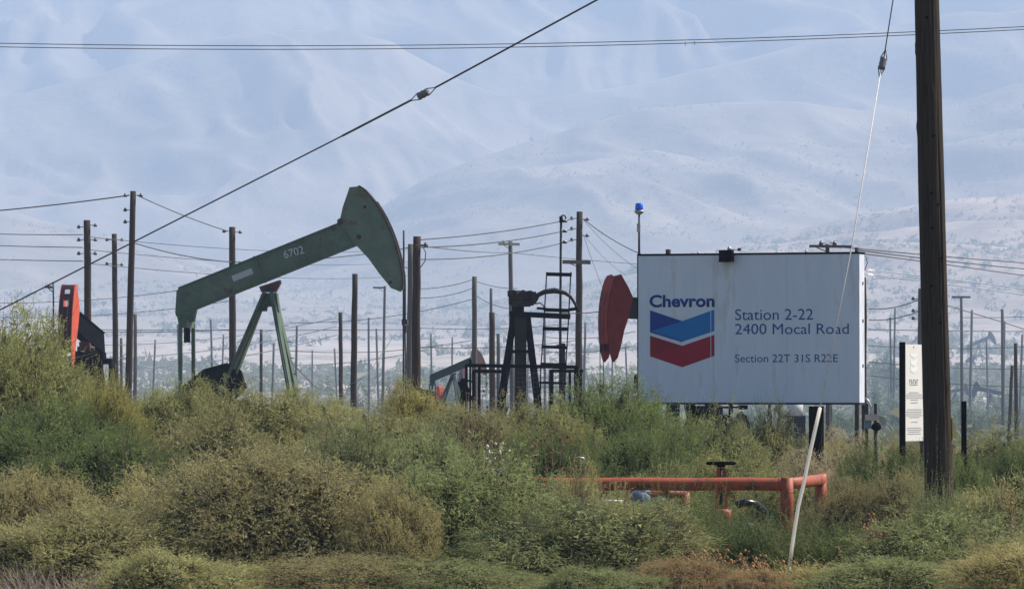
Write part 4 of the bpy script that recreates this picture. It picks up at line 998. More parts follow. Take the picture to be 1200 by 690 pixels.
# ------------------------------------------------------------------ orange pipe barrier and valve
def pipes():
    d = 55.0; k = F / d
    g = gz(P(922, 560, d).x, d)
    r = empty('pipe_barrier', (0, 0, 0)); tag(r, 'weathered orange pipe barrier with mitred corner and two legs', 'barrier')
    R = 7.6 / k; zt = P(922, 567, d).z
    xl, xr = P(585, 567, d).x, P(922, 567, d).x
    back = Vector((P(963, 567, 58).x, 58.2, zt - .01))
    n = 34; pts = [(xl + (xr - xl) * i / n, d, zt + .004 * math.sin(i * .5) * (i < n)) for i in range(n + 1)]
    MB().tube(pts, R, 20).build('front_rail', M['pipe'], r)
    MB().tube([(xr, d, zt + R), (xr, d, zt - .2), (xr, d, gz(xr, d) - .3)], R * 1.02, 20).build('corner_leg', M['pipe'], r)
    MB().tube([(xr, d + R * .5, zt), (back.x - .0, back.y, back.z)], R * .96, 20).build('side_rail', M['pipe'], r)
    MB().tube([(back.x, back.y, back.z + R), (back.x, back.y, back.z - .3), (back.x, back.y, gz(back.x, back.y) - .3)], R * .98, 20).build('back_leg', M['pipe'], r)
    MB().tube([(xl, d, zt + R), (xl, d, gz(xl, d) - .3)], R * 1.02, 20).build('left_leg', M['pipe'], r)
    for (x, y, z, ax) in ((xr - R - .01, d, zt, 0), (xr, d, zt - R - .02, 2)):
        p0 = Vector((x, y, z)); e = Vector((.012, 0, 0)) if ax == 0 else Vector((0, 0, .012))
        MB().tube([p0 - e, p0, p0 + e], [R * 1.0, R * 1.07, R * 1.0], 20).build('weld_bead', M['pipe'], r)
    # lower orange line behind
    d2 = 56.2; r2 = empty('orange_flow_line', (0, 0, 0)); tag(r2, 'thinner orange flow line showing just under the pipe barrier', 'pipe')
    z2 = P(800, 577.5, d2).z
    MB().tube([(P(735, 0, d2).x, d2, z2), (P(760, 0, d2).x, d2, z2 + .0), (P(804, 0, d2).x, d2, z2 - .01)], .05, 12).build('line', M['pipe'], r2)
    for px in (756, 782):
        x = P(px, 0, d2).x; MB().tube([(x - .025, d2, z2), (x + .025, d2, z2)], .085, 14).build('flange', M['steel'], r2)
    MB().tube([(P(803, 0, d2).x, d2, z2 + .01), (P(803, 0, d2).x, d2, gz(0, d2) - .2)], .05, 12).build('down_leg', M['pipe'], r2)
    MB().tube([(P(738, 0, d2).x, d2, z2 + .01), (P(738, 0, d2).x, d2, gz(0, d2) - .2)], .05, 12).build('down_leg', M['pipe'], r2)
    # gate valve with handwheel
    d3 = 55.8; kk = F / d3; c = P(845, 560, d3); g3 = gz(c.x, d3); v = empty('gate_valve', (c.x, d3, g3)); tag(v, 'valve with a black handwheel above the orange pipe and a red yoke', 'valve')
    z = lambda py: P(0, py, d3).z - g3
    MB().ring((0, 0, z(542.5)), .155, .019, 'z', 28, 8).build('handwheel', M['black'], v)
    mb = MB()
    for i in range(4):
        a = i * math.pi / 2 + .4; mb.tube([(0, 0, z(544.5)), (math.cos(a) * .155, math.sin(a) * .155, z(542.5))], .012, 6)
    mb.build('wheel_spokes', M['black'], v)
    MB().tube([(0, 0, z(547.5)), (0, 0, z(544)), (0, 0, z(541)), (0, 0, z(540))], [.04, .055, .05, .02], 10).build('wheel_hub', M['black'], v)
    MB().tube([(0, 0, z(548)), (0, 0, z(600))], .02, 8).build('stem', M['steel'], v)
    for s in (-1, 1):
        MB().bar((s * .03, 0, z(548)), (s * .055, 0, z(596)), .03, .04).build('yoke_arm', M['pipe'], v)
    MB().tube([(0, 0, z(596)), (0, 0, z(604)), (0, 0, z(618)), (0, 0, z(630))], [.12, .13, .10, .12], 14).build('valve_body', M['pipe'], v)
    MB().tube([(-.25, 0, z(618)), (.3, 0, z(618)), (.55, .1, z(624)), (.62, .1, z(650))], [.07, .07, .07, .07], 12).build('valve_pipe', M['steel'], v)
    # bluish valve body and grey pipe at the left
    d4 = 55.9; c = P(745, 588, d4); g4 = gz(c.x, d4); b = empty('blue_valve', (c.x, d4, g4)); tag(b, 'blue grey valve body with a small grey pipe under the orange barrier', 'valve')
    z = lambda py: P(0, py, d4).z - g4; kk = F / d4; x = lambda px: (px - 745) / kk
    MB().tube([(x(738), 0, z(590)), (x(741), 0, z(589)), (x(748), 0, z(588)), (x(756), 0, z(588)), (x(762), 0, z(589))], [.05, .11, .16, .15, .06], 16).build('valve_body', M['bluegrey'], b)
    MB().dome((x(753), 0, z(577)), .10, .06).build('bonnet', M['bluegrey'], b)
    MB().tube([(x(762), 0, z(589)), (x(780), 0, z(588))], .055, 10).build('outlet_pipe', M['bluegrey'], b)
    MB().tube([(x(683), -.02, z(587)), (x(738), 0, z(587.5))], .022, 10).build('inlet_pipe', M['galv'], b)
    MB().tube([(x(731), 0, z(587.5)), (x(734), 0, z(587.5))], .045, 10).build('union', M['redbr'], b)
    MB().bar((x(734), .02, z(592)), (x(734), .02, -.1), .07, .07).build('stand', M['rim'], b)
    MB().bar((x(752), .02, z(592)), (x(752), .02, -.1), .1, .1).build('stand', M['rim'], b)
    # glossy dark hose
    c = P(880, 598, 55.3); g5 = gz(c.x, 55.3); 
    pts = [P(862, 592, 55.2), P(872, 588, 55.2), P(884, 590, 55.3), P(895, 598, 55.4), P(900, 612, 55.4), P(902, 640, 55.4)]
    tag(MB().tube(pts, .045, 10).build('rubber_hose', M['hose']), 'glossy black hose arching down right of the handwheel', 'hose')
    tag(MB().tube([P(672, 536.5, 63), P(679, 535.6, 63), P(684, 536.6, 63), P(686, 541, 63.2), P(687, 600, 63.4)], .011, 8).build('bent_tube', M['galv']), 'small bright bent tube showing in the dark bush above the pipe', 'pipe')
M['hose'] = mat('glossy_black_rubber', (0.012, 0.012, 0.012), 0.25, var=0.3, spec=0.6)
pipes()

# ------------------------------------------------------------------ pumpjacks
PIV = (316.0, 330.0); SC_PX = 140.0 / F
def loc2(px, py): return ((px - PIV[0]) * SC_PX, -(py - PIV[1]) * SC_PX)
GT = math.radians(21.5)
def rot2(p, a): return (p[0] * math.cos(a) - p[1] * math.sin(a), p[0] * math.sin(a) + p[1] * math.cos(a))
HEADP = [rot2(loc2(*p), -GT) for p in ((399, 261), (403, 243), (411, 220), (421, 219), (428, 223.5), (434, 230), (440.5, 238), (446.5, 247), (452, 256.5), (457, 267), (461, 277), (464.8, 288), (468, 299), (470.5, 311), (472.5, 322), (473, 331), (472.5, 339), (470, 342), (460, 338), (446, 321), (433, 303), (417, 286))]
BEAMP = [rot2(loc2(*p), -GT) for p in ((400, 262), (418, 287), (222, 364), (206, 370.5), (205, 366), (206.5, 341), (209, 338))]
def pumpjack(loc, yaw, tilt, label, mats, scale=1.0, full=True, number=None, plates=False, weight_angle=-0.4, group='pumpjacks in the oil field', crank_px=None, front_holes=False, leg_base=None, side_mat=None):
    paint, head, leg, dark = mats
    root = empty('pumpjack', loc, yaw); root.scale = (scale,) * 3; tag(root, label, 'pumpjack', group)
    Z = 4.98                                                     # pivot height
    T = lambda p: (lambda q: (q[0], q[1] + Z))(rot2(p, tilt))
    prism = lambda poly, y0, y1: MB().prism([T(p) for p in poly], y0, y1)
    bp = BEAMP
    w = .13
    # beam: box web with flanges
    prism(bp, -w, w).build('beam', M[paint], root)
    def lerp(a, b, t): return (a[0] + (b[0] - a[0]) * t, a[1] + (b[1] - a[1]) * t)
    t0, t1 = bp[6], bp[0]; b0, b1 = bp[2], bp[1]
    up = (0, .035)
    prism([t0, t1, (t1[0], t1[1] + .035), (t0[0], t0[1] + .035)], -w - .05, w + .05).build('top_flange', M[paint], root)
    prism([b0, b1, (b1[0], b1[1] - .035), (b0[0], b0[1] - .035)], -w - .05, w + .05).build('bottom_flange', M[paint], root)
    if full:
        xs = rot2(loc2(305, 318), -GT)[0]
        # deeper rear half with a splice seam
        zt = lambda x: t0[1] + (t1[1] - t0[1]) * (x - t0[0]) / (t1[0] - t0[0]); zb = lambda x: b0[1] + (b1[1] - b0[1]) * (x - b0[0]) / (b1[0] - b0[0])
        prism([(t0[0] + .02, zt(t0[0]) - .02), (xs, zt(xs) - .02), (xs + .02, zb(xs) + .02), (b0[0], zb(b0[0]) + .02)], -w - .03, w + .03).build('splice_plate', M[paint], root)
        prism([(xs - .02, zt(xs) + .05), (xs + .02, zt(xs) + .05), (xs + .04, zb(xs) - .05), (xs, zb(xs) - .05)], -w - .055, w + .055).build('splice_rib', M[paint], root)
        for f in (.3, .5, .7, .9):
            x = xs + (t1[0] - xs) * f - .1
        px0, px1 = rot2(loc2(273, 327), -GT), rot2(loc2(296.5, 317.5), -GT)
        prism([(px0[0], px0[1] + .09), (px1[0], px1[1] + .09), (px1[0], px1[1] - .085), (px0[0], px0[1] - .085)], -w - .037, -w - .031).build('name_plate', M['plateg'], root)
    # horse head
    if not plates:
        prism(HEADP, -.17, .17).build('horse_head', M[head], root)
    else:
        for s in (-1, 1):
            prism(HEADP, s * .25 - .015, s * .25 + .015).build('head_side_plate', M[side_mat or head], root)
        arc = HEADP[3:14]; inn = [(p[0] - .05, p[1] - .02) for p in arc]
        if front_holes:
            for (a, b) in ((0, 3), (3, 5), (5, 11)):
                pass
            # track plate with three openings: side strips and cross bars
            for s in (-1, 1):
                MB().prism([T(p) for p in arc + inn[::-1]], s * .17 - .07, s * .17 + .07).build('head_track_strip', M['frontshade'], root)
            for i0 in (0, 2, 4, 5, 6, 7, 8, 9):
                seg = arc[i0:i0 + 2] + inn[i0:i0 + 2][::-1]
                MB().prism([T(p) for p in seg], -.1, .1).build('head_track_bar', M['frontshade'], root)
        else:
            MB().prism([T(p) for p in arc + inn[::-1]], -.235, .235).build('head_front_plate', M[head], root)
    rimp = HEADP[3:17]; outr = []
    for p in rimp:
        l = math.hypot(*p); outr.append((p[0] * (1 + .045 / l), p[1] * (1 + .045 / l)))
    if not plates:
        prism(rimp + outr[::-1], -.22, .22).build('track_rim', M['rim'], root)
    if full:
        for (px, py, r_) in ((429, 243, .05), (459, 331, .05), (422, 278, .07), (400, 260, .09)):
            c = T(rot2(loc2(px, py), -GT)); MB().tube([(c[0], -.19, c[1]), (c[0], -.165, c[1])], r_, 10).build('bolt', M['rim'] if px < 425 else M['steel'], root)
    # bridle, carrier bar, rod
    e = T(HEADP[16]); top = T(HEADP[9])
    bx = max(T(p)[0] for p in outr) + .015; zc = e[1] - .95
    for s in (-1, 1):
        pts = [(q[0] + .02, s * .09, q[1]) for q in [T(p) for p in outr[3:]] if q[0] > 0]
        hi = max(range(len(pts)), key=lambda i: pts[i][0]); pts = pts[:hi + 1] + [(pts[hi][0], s * .09, zc)]
        MB().tube(pts, .018, 5).build('bridle_cable', M['rim'], root)
    xb = pts[-1][0]
    MB().box((xb, 0, zc), (.16, .34, .16)).build('carrier_bar', M['rim'], root)
    MB().box((xb - .01, 0, zc - .2), (.10, .12, .22)).build('rod_clamp', M['rim'], root)
    MB().tube([(xb, 0, zc - .2), (xb + .02, 0, zc - 1.1), (xb, 0, .8)], .022, 6).build('polished_rod', M['rim'], root)
    MB().tube([(xb, 0, -.2), (xb, 0, .5), (xb, 0, .55), (xb, 0, .8)], [.11, .11, .16, .10], 10).build('wellhead', M['steel'], root)
    # saddle bearing
    MB().prism([loc3 for loc3 in [(-.32, Z - .27), (.36, Z - .17), (.42, Z + .0), (.30, Z - .02), (-.25, Z - .2)]], -.2, .2)
    mb = MB(); mb.prism([(-.22, Z - .30), (.18, Z - .30), (.32, Z - .04), (.31, Z + .04), (-.28, Z - .15)], -.20, .20); mb.build('saddle_bearing', M['redbr'], root)
    MB().tube([(0, -.32, Z - .22), (0, .32, Z - .22)], .09, 12).build('bearing_shaft', M['steel'], root)
    # samson post: four legs, cap, braces
    zc2 = Z - .34
    lb = leg_base or (-2.0, 1.05)
    for s in (-1, 1):
        for xe, wd in ((lb[0], .46), (lb[1], .60)):
            a = Vector((-.12 if xe < 0 else .10, s * .16, zc2)); b = Vector((xe, s * .95 if full else s * .8, 0.05))
            o = MB().bar(a, b, .10, wd, (0, 1, 0)); d_ = (b - a).normalized()
            o.bar(a + Vector((0, s * .05, 0)), b + Vector((0, s * .05, 0)), .02, wd + .06, (0, 1, 0))
            o.build('leg', M[leg], root)
    MB().prism([(-.28, Z - .85), (-.22, Z - .36), (.22, Z - .33), (.30, Z - .85), (.12, Z - .85), (.1, Z - .72), (-.08, Z - .72), (-.1, Z - .85)], -.21, .21).build('post_cap', M[leg], root)
    for f in (.55, .85):
        for s in (-1, 1):
            xa = -.12 + (lb[0] + .12) * f; xb_ = .10 + (lb[1] - .10) * f; ys_ = s * (.16 + .79 * f) * (1 if full else .85); z_ = zc2 * (1 - f)
            if f > .8 : MB().bar((xa, ys_, z_), (xb_, ys_, z_), .05, .09).build('cross_brace', M[leg], root)
    # ladder rungs on the front leg
    if full:
        for i in range(9):
            f = .1 + i * .1; x_ = .16 + (lb[1] - .10) * f + .12; z_ = zc2 * (1 - f)
            MB().tube([(x_, -.16 - .8 * f + .02, z_), (x_ + .12, -.16 - .8 * f + .02, z_ + .0)], .012, 4).build('step_rung', M['steel'], root)
    # equaliser and pitman arms, crank, counterweights, gearbox, base
    te = T(rot2(loc2(218, 372), -GT)); eq = Vector((te[0], 0, te[1] - .05))
    MB().prism([(te[0] - .28, te[1] + .12), (te[0] + .28, te[1] + .22), (te[0] + .22, te[1] - .12), (te[0] - .22, te[1] - .15)], -.18, .18).build('tail_bearing', M[paint], root)
    MB().box((eq.x, 0, eq.z - .14), (.24, 1.5 if not plates else .9, .22)).build('equaliser', M[paint], root)
    MB().box((eq.x + .01, 0, eq.z - .42), (.16, .22, .5)).build('centre_bearing', M[dark], root)
    cx = te[0] - .30; cz = 1.15; cr = Vector((math.cos(weight_angle), 0, math.sin(weight_angle)))
    pin = Vector((eq.x + .02, 0, 1.15))
    for s in (-1, 1):
        MB().bar((eq.x + s * .08, s * (.42 if plates else .7), eq.z - .12), (pin.x + s * .08, s * (.42 if plates else .7), pin.z), .10, .14, (0, 1, 0)).build('pitman_arm', M[paint], root)
        c0 = Vector((cx, s * .5, cz)); tip = c0 + cr * 1.55; back_ = c0 - cr * .3
        MB().bar(c0 - cr * .35, c0 + cr * 1.7, .14, .32, (0, 1, 0)).build('crank', M[dark], root)
        pr = cr.cross(Vector((0, 1, 0)))
        pts = [c0 + cr * a + pr * b for a, b in ((-.3, .3), (.6, .50), (1.5, .55), (2.15, .30), (2.2, 0), (2.05, -.5), (1.3, -.62), (.5, -.5), (-.2, -.4))]
        MB().prism([(p.x, p.z) for p in pts], s * .62 - .09, s * .62 + .09).build('counterweight', M[dark], root)
    cx = te[0] + .9
    MB().box((cx, 0, 1.35), (.9, .7, .9)).build('gear_reducer', M[paint], root)
    MB().box((cx + .1, 0, .6), (1.3, .7, .7)).build('reducer_stand', M[dark], root)
    for s in (-1, 1):
        MB().bar((-4.9, s * .8, .1), (1.6, s * .8, .1), .14, .24).build('base_skid', M[dark], root)
    MB().box((-4.5, 0, .6), (.6, .8, .6)).build('motor', M[dark], root)
    if number:
        c = T(rot2(loc2(333, 302), -GT)); 
        o = text_mesh(number, 0, .60, 0, .235, 0, 'number', M['numberpaint'], root, bold=.012)
        p0 = T(rot2(loc2(334.5, 303.3), -GT)); o.location = (p0[0], -w - .033, p0[1]); o.rotation_euler = (0, -tilt * .72, 0)
    return root
M['plateg'] = mat('pale_grey_plate', (0.40, 0.43, 0.44), 0.6, var=0.1)
M['numberpaint'] = mat('number_white_paint', (0.46, 0.50, 0.48), 0.7, var=0.3, scale=14)
gp_ = P(316, 330, 140); groundz = gz(gp_.x, 140)
GREEN = ('green', 'greenhead', 'green', 'black')
pj = pumpjack((gp_.x, 140, gp_.z - 4.98), math.radians(-5), GT, 'large faded green pumpjack with a raised horse head and the number 6702', GREEN, full=True, number='6702', weight_angle=.62)
# red pumpjack whose head shows left of the sign, beam going behind the sign
c = P(752, 366, 141)
hx = HEADP[13][0]
def place_head(px, d, yaw, tilt, zc_py, scale=1.0):
    """root location so that the middle of the head track stands at picture column px, row zc_py"""
    m_ = rot2(((HEADP[10][0] + HEADP[0][0]) / 2, HEADP[10][1]), tilt); p = P(px, zc_py, d)
    return (p.x - math.cos(yaw) * m_[0] * scale, d - math.sin(yaw) * m_[0] * scale, p.z - (m_[1] + 4.98) * scale)
y2 = math.radians(-138)
pumpjack(place_head(721, 139, y2, math.radians(2), 376, .76), y2, math.radians(2), 'red pumpjack head facing left with its dark beam passing behind the big sign', ('black', 'red', 'black', 'black'), scale=.76, full=False, plates=True, weight_angle=-.9, side_mat='redshade')
# red pumpjack at the far left, seen almost head-on
y3 = math.radians(-97)
pumpjack(place_head(80, 150, y3, math.radians(9), 388, .84), y3, math.radians(9), 'red pumpjack seen from the front at the left, sunlit orange red on one side', ('black', 'redlit', 'black', 'black'), scale=.84, full=False, plates=True, front_holes=True, weight_angle=.9)
# farther pumpjacks
def far_pj(px, base, hpx, yaw, tilt, label, mats, wa=.5):
    # stands where the ground is seen at row base; hpx is its height in picture rows
    d = 500
    while d < 2600 and gz(P(px, base, d).x, d) < P(px, base, d).z: d += 15
    scale = hpx * d / F / 8.2; p = P(px, base, d); yw = math.radians(yaw)
    pumpjack((p.x, d, gz(p.x, d)), yw, math.radians(tilt), label, mats, scale=scale, full=False, weight_angle=wa)
FD = ('fardark', 'fardark', 'fardark', 'fardark')
p_ = P(540, 430, 255)
pumpjack((p_.x - .4, 255, P(0, 437, 255).z - 4.98 * .48), math.radians(-20), math.radians(22), 'far green pumpjack with a faded pink head behind the black fence', ('fardark', 'pinkred', 'fardark', 'fardark'), scale=.48, full=False, weight_angle=-.5)
p_ = P(541, 430, 520)
pumpjack((p_.x, 525, P(0, 436, 520).z - 4.98 * .6), math.radians(-82), math.radians(0), 'far pumpjack showing a small orange lit head left of the black fence', ('fardark', 'redlit', 'fardark', 'fardark'), scale=.6, full=False, plates=True)
far_pj(1147, 430, 43, -8, 24, 'small far pumpjack with a raised head beyond the right of the near pole', FD)
far_pj(1161, 492, 50, 150, 12, 'dark far pumpjack low down right of the short black post', FD)
far_pj(1120, 482, 36, -30, 10, 'dark far pumpjack just right of the near pole', FD)
far_pj(526, 452, 26, 20, 14, 'faint far pumpjack right of the thick dark pole', FD)
far_pj(1043, 458, 34, 165, 10, 'far reddish pumpjack between the big sign and the plaque', ('fardark', 'pinkred', 'fardark', 'fardark'))
pumpjack((P(497, 450, 260).x, 262, P(0, 450, 260).z - 3.2), math.radians(-60), math.radians(-6), 'half hidden pumpjack with an orange head edge behind the foot of the thick pole', ('black', 'redlit', 'black', 'black'), scale=.5, full=False, plates=True)

# ------------------------------------------------------------------ black pump stand, ladder, fence
def stand():
    d = 120.0; k = F / d
    c = P(607, 450, d); g = gz(c.x, d)
    Q = lambda px, py, dy=0.0: Vector(((px - 607) / k, dy, P(0, py, d).z - g))
    r = empty('pump_stand', (c.x, d, g)); tag(r, 'black steel pump stand on splayed legs with a bearing block and side arm on top', 'pump stand')
    MB().bar(Q(610, 371), Q(610, 520), .30, .17, (0, 1, 0)).build('centre_column', M['blackbrown'], r)
    for (a, b, dy) in ((601, 586, -.5), (619, 631, -.5), (603, 590, .6), (617, 628, .6)):
        x0, x1 = Q(a, 371), Q(b + (b - a) * .55, 520); x1.y = dy * 1.4
        MB().bar(x0, x1, .12, .15, (0, 1, 0)).build('leg', M['black'], r)
    MB().bar(Q(599, 412, -.45), Q(622, 412, -.45), .08, .08).build('cross_brace', M['black'], r)
    MB().bar(Q(597, 367.5), Q(668, 371, -.1), .35, .13).build('platform_beam', M['black'], r)
    MB().box(Q(607, 363), (.30, .3, .2)).build('neck', M['black'], r)
    hd = MB(); hd.tube([Q(596, 349), Q(599, 349), Q(615, 349.5), Q(626, 350)], [.17, .19, .19, .17], 12)
    hd.box(Q(598, 344), (.14, .42, .14)); hd.box(Q(621, 343.5), (.12, .42, .12)); hd.box(Q(611, 356), (.45, .4, .14)); hd.box(Q(625, 349), (.14, .5, .3))
    hd.tube([Q(602, 343, -.22), Q(602, 343, .22)], .07, 8); hd.tube([Q(613, 343, -.22), Q(613, 343, .22)], .07, 8)
    hd.build('bearing_block', M['blackbrown'], r)
    MB().tube([Q(627, 353), Q(630, 346), Q(638, 342), Q(650, 340.5), Q(662, 343), Q(669, 348), Q(674, 356), Q(677, 364)], [.05, .06, .06, .07, .05, .04, .035, .03], 8).build('curved_arm', M['blackbrown'], r)
    MB().tube([Q(627, 356), Q(633, 355), Q(637, 358), Q(638, 362)], .02, 6).build('small_pipe', M['steel'], r)
    MB().bar(Q(629, 361), Q(640, 362), .12, .06).build('side_bracket', M['black'], r)
    MB().bar(Q(666, 363), Q(677, 361.5), .12, .08).build('side_bracket', M['black'], r)
    # ladder
    dl = 120.6; l = empty('access_ladder', (c.x, dl, g)); tag(l, 'wide black ladder with six rungs right of the black pump stand', 'ladder')
    for a in ((641, 634), (669.5, 663)):
        MB().tube([Q(a[0], 318), Q(a[0] - .5, 325), Q((a[0] * .45 + a[1] * .55), 385), Q(a[1], 432), Q(a[1] - 3, 520)], .018, 6).build('ladder_rail', M['black'], l)
    for (py, w_, a) in ((320.5, .09, 0), (362.5, .09, .15), (384.5, .09, 0), (406, .08, .2), (428, .14, .3), (448, .06, 0)):
        f = (py - 320) / 112; x0 = 641 - 7 * f; x1 = 669.5 - 6.5 * f
        MB().bar(Q(x0 - 1, py - a), Q(x1 + 1, py + a + .8), .1, w_).build('rung', M['black'], l)
    # mast with curl
    dm = 122; m_ = empty('vent_mast', (c.x, dm, g)); tag(m_, 'thin vertical mast with a curled top between ladder and tall pole', 'mast')
    MB().tube([Q(657.5, 520), Q(657.5, 400), Q(658, 300), Q(658.5, 256)], [.035, .035, .03, .03], 6).build('mast_tube', M['steel'], m_)
    MB().ring(Q(661, 252), .065, .02, 'y', 14, 6, -.6, 4.2).build('curl', M['steel'], m_)
    MB().box(Q(658.5, 254), (.09, .09, .15)).build('mast_cap', M['black'], m_)
    for py in (256, 268, 281):
        MB().tube([Q(660, py), Q(666, py)], .022, 6).tube([Q(663, py - 1.6), Q(663, py + 1.6)], .05, 8).build('insulator', M['porcelain'], m_)
    MB().box(Q(661, 432), (.1, .1, 1.3)).build('lower_box', M['steel'], m_)
    # fence
    df = 116; f_ = empty('pipe_fence', (P(613, 0, df).x, df, gz(P(613, 0, df).x, df))); tag(f_, 'black pipe fence with wire mesh round the black pump stand', 'fence')
    kf = F / df; gf = f_.location.z
    R = lambda px, py, dy=0.0: Vector(((px - 613) / kf, dy, P(0, py, df).z - gf))
    for (px, t, w_, dy) in ((546.5, 427, 2.6, 0), (551, 421, 2.0, .1), (542, 444, 4, -.3), (555, 434, 3.2, .4), (561.5, 430, 3, 0), (590, 428, 4.2, 0), (646, 433, 4.2, 0), (668, 434, 2.6, .6), (675, 429, 4.0, 0), (681, 434, 2.6, .4)):
        MB().box((R(px, 0).x, dy, (R(0, t).z - .3) / 2), (w_ * 1.25 / kf, .07, R(0, t).z + .3)).build('fence_post', M['black'], f_)
    MB().bar(R(546, 428), R(676, 430), .06, .085).build('top_rail', M['black'], f_)
    MB().bar(R(555, 434.5, .4), R(590, 435, .4), .06, .075).build('gate_rail', M['black'], f_)
    MB().bar(R(645, 434.5, .1), R(683, 434.5, .4), .06, .075).build('gate_rail', M['black'], f_)
    MB().bar(R(640, 448, .1), R(664, 449, .1), .05, .06).build('gate_rail', M['black'], f_)
    MB().bar(R(541, 444, -.3), R(553, 447, -.3), .3, .05).build('gate_rail', M['black'], f_)
    for (a, b) in ((556, 590), (590, 646), (647, 682)):
        mb = MB(); x = a
        while x < b:
            mb.tube([R(x, 431), R(x, 480)], .006, 3, caps=False); x += 4.4
        for py in (437, 442.5, 448, 453.5, 459): mb.tube([R(a, py), R(b, py)], .006, 3, caps=False)
        mb.build('mesh_panel', M['steel'], f_)
    MB().bar(R(541, 446, -.3), R(550, 470, -.3), .05, .2).build('corner_plate', M['black'], f_)
M['blackbrown'] = mat('oily_brown_black_steel', (0.022, 0.017, 0.015), 0.6, var=0.5, rust=(0.06, 0.035, 0.025), rust_amt=.45)
stand()

# ------------------------------------------------------------------ far pale glints, tanks, trees
def glimmer(px, py, d, wpx, hpx, label, mt='whitepaint'):  # low ridged form put in for a white glint on the valley ground
    # stand it where the ground is seen at this picture row
    for dd_ in range(500, 2400, 20):
        q_ = P(px, py, dd_)
        if gz(q_.x, dd_) > q_.z - hpx / F * dd_: d = dd_; break
    p = P(px, py, d); k = F / d; g = gz(p.x, d)
    r = empty('glint_streak', (p.x, d, min(g, p.z - hpx / k))); r['label'] = label; r['category'] = 'glimmer'; r['group'] = 'far pale glint streaks in the valley'
    z = p.z - r.location.z; w_ = wpx / k
    MB().box((0, 0, (z - .4) / 2), (w_ * .96, w_ * .35, z - .4)).build('streak_base', M['fardark'], r)
    MB().prism([(-w_ * .2, z - .4), (w_ * .2, z - .4), (0, z)], -w_ * .53, w_ * .53).build('glint', M[mt], r).rotation_euler = (0, 0, math.pi / 2)
glimmer(1128, 440, 1050, 20, 2.5, 'far pale roof streak right of the near pole, upper left one')
glimmer(1166, 447, 980, 40, 2, 'far pale roof streak above the dark low pumpjack')
glimmer(1150, 466, 820, 34, 2, 'far pale roof streak below the dark low pumpjack')
glimmer(1172, 427, 1150, 10, 3, 'small far white shed beside the tall far pole')
def tank(px, py, d, wpx, hpx, label, mt='whitepaint', legs=True):
    p = P(px, py, d); k = F / d; g = gz(p.x, d); z = p.z - g; h = hpx / k; R = wpx / k / 2
    r = empty('storage_tank', (p.x, d, g)); tag(r, label, 'tank', 'far tanks and boxes under the big sign')
    MB().tube([(0, 0, z - h), (0, 0, z - .02)], R, 16).build('tank_shell', M[mt], r); MB().dome((0, 0, z - .02), R, R * .25).build('tank_roof', M[mt], r)
    MB().box((0, 0, (z - h) / 2), (R * 2.6, R * 1.6, z - h)).build('plinth', M['black'], r)
M['greytank'] = mat('pale_tank_paint', (0.5, 0.5, 0.5), 0.6, var=0.1)
tank(932, 471, 240, 18, 16, 'pale grey tank on a dark base under the right of the big sign', 'greytank')
tank(902, 478, 230, 4, 6, 'small dark red tank under the middle of the big sign', 'redbr')
M_ = None
pole(913, 470, 913, 2.6, 'slim dark post under the middle of the big sign', d=230, mt='steel')
pole(902, 470, 902, 5, 'dark post with a red top under the middle of the big sign', d=235, mt='pole')

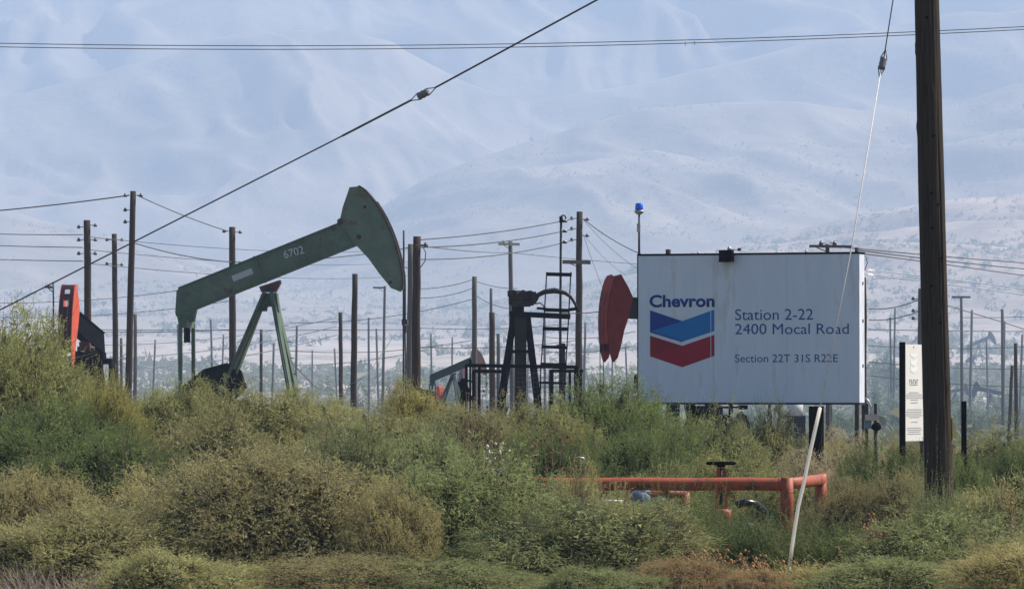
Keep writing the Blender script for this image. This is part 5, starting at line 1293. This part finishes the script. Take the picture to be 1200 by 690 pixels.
# taller hazy trees standing in the valley
def far_tree(px, top, d, wpx, label, seed):
    r = np.random.default_rng(seed); p = P(px, top, d); g = gz(p.x, d); h = max(p.z - g, 1.5); w_ = wpx * d / F
    root = empty('valley_tree', (p.x, d, g)); tag(root, label, 'tree', 'far dark trees in the valley')
    n_ = 2200; cl = r.normal(0, .28, (14, 3)); ci = r.integers(0, 14, n_)
    ctr = cl[ci] * np.array([w_, w_, h * .55]) + np.array([0, 0, h * .62]) + r.normal(0, .09, (n_, 3)) * np.array([w_, w_, h])
    ctr[:, 2] = np.clip(ctr[:, 2], h * .08, h)
    V = ctr[:, None] + r.normal(0, .026, (n_, 3, 3)) * w_
    me = tri_mesh('crown', V, np.stack([.5 * r.uniform(.6, 1.4, n_), np.zeros(n_)], -1), M['leaf']); o = bpy.data.objects.new('crown', me); C.objects.link(o); o.parent = root; o.color = (.06, .075, .045, 1)
    MB().tube([(0, 0, -.3), (.05 * w_, 0, h * .4), (0, 0, h * .7)], [w_ * .04, w_ * .03, w_ * .012], 6).build('trunk', M['trunk'], root)
TL = 'dark rounded tree fading in the valley haze'
for i, (px, top, d, w_) in enumerate(((1036, 404, 1500, 22), (1040, 424, 1250, 34), (1060, 440, 1050, 30), (1030, 455, 800, 36), (1055, 470, 650, 34), (1110, 452, 900, 30), (1128, 470, 700, 36), (1150, 476, 700, 30),
                                      (1185, 462, 820, 34), (1174, 482, 560, 30), (1120, 425, 1300, 18), (1092, 430, 1250, 20), (1195, 440, 1150, 20), (700, 432, 800, 24), (735, 428, 900, 22), (530, 428, 850, 26), (515, 440, 640, 28),
                                      (372, 440, 760, 20), (395, 442, 700, 26), (425, 444, 720, 26), (455, 443, 700, 24), (345, 446, 640, 16), (285, 436, 760, 14), (975, 478, 600, 30), (990, 484, 520, 30), (890, 476, 500, 22))):
    far_tree(px, top, d, w_, TL, 100 + i)

# ------------------------------------------------------------------ haze
zb = float(ZT.min()) - 1.0
hz = MB(); hz.box((0, 3405, (zb + Z_TOP + 6) / 2), (7400, 7230, Z_TOP + 6 - zb)); haze = hz.build('haze', None)
hm = bpy.data.materials.new('haze_air'); hm.use_nodes = True; N = hm.node_tree.nodes
for n_ in list(N): N.remove(n_)
o_ = N.new('ShaderNodeOutputMaterial'); v_ = N.new('ShaderNodeVolumePrincipled'); v_.inputs['Density'].default_value = HAZE_DENSITY; v_.inputs['Color'].default_value = HAZE_COLOR
v_.inputs['Anisotropy'].default_value = 0.0
hm.node_tree.links.new(v_.outputs[0], o_.inputs['Volume']); haze.data.materials.append(hm); tag(haze, 'pale blue haze filling the valley', kind='stuff')
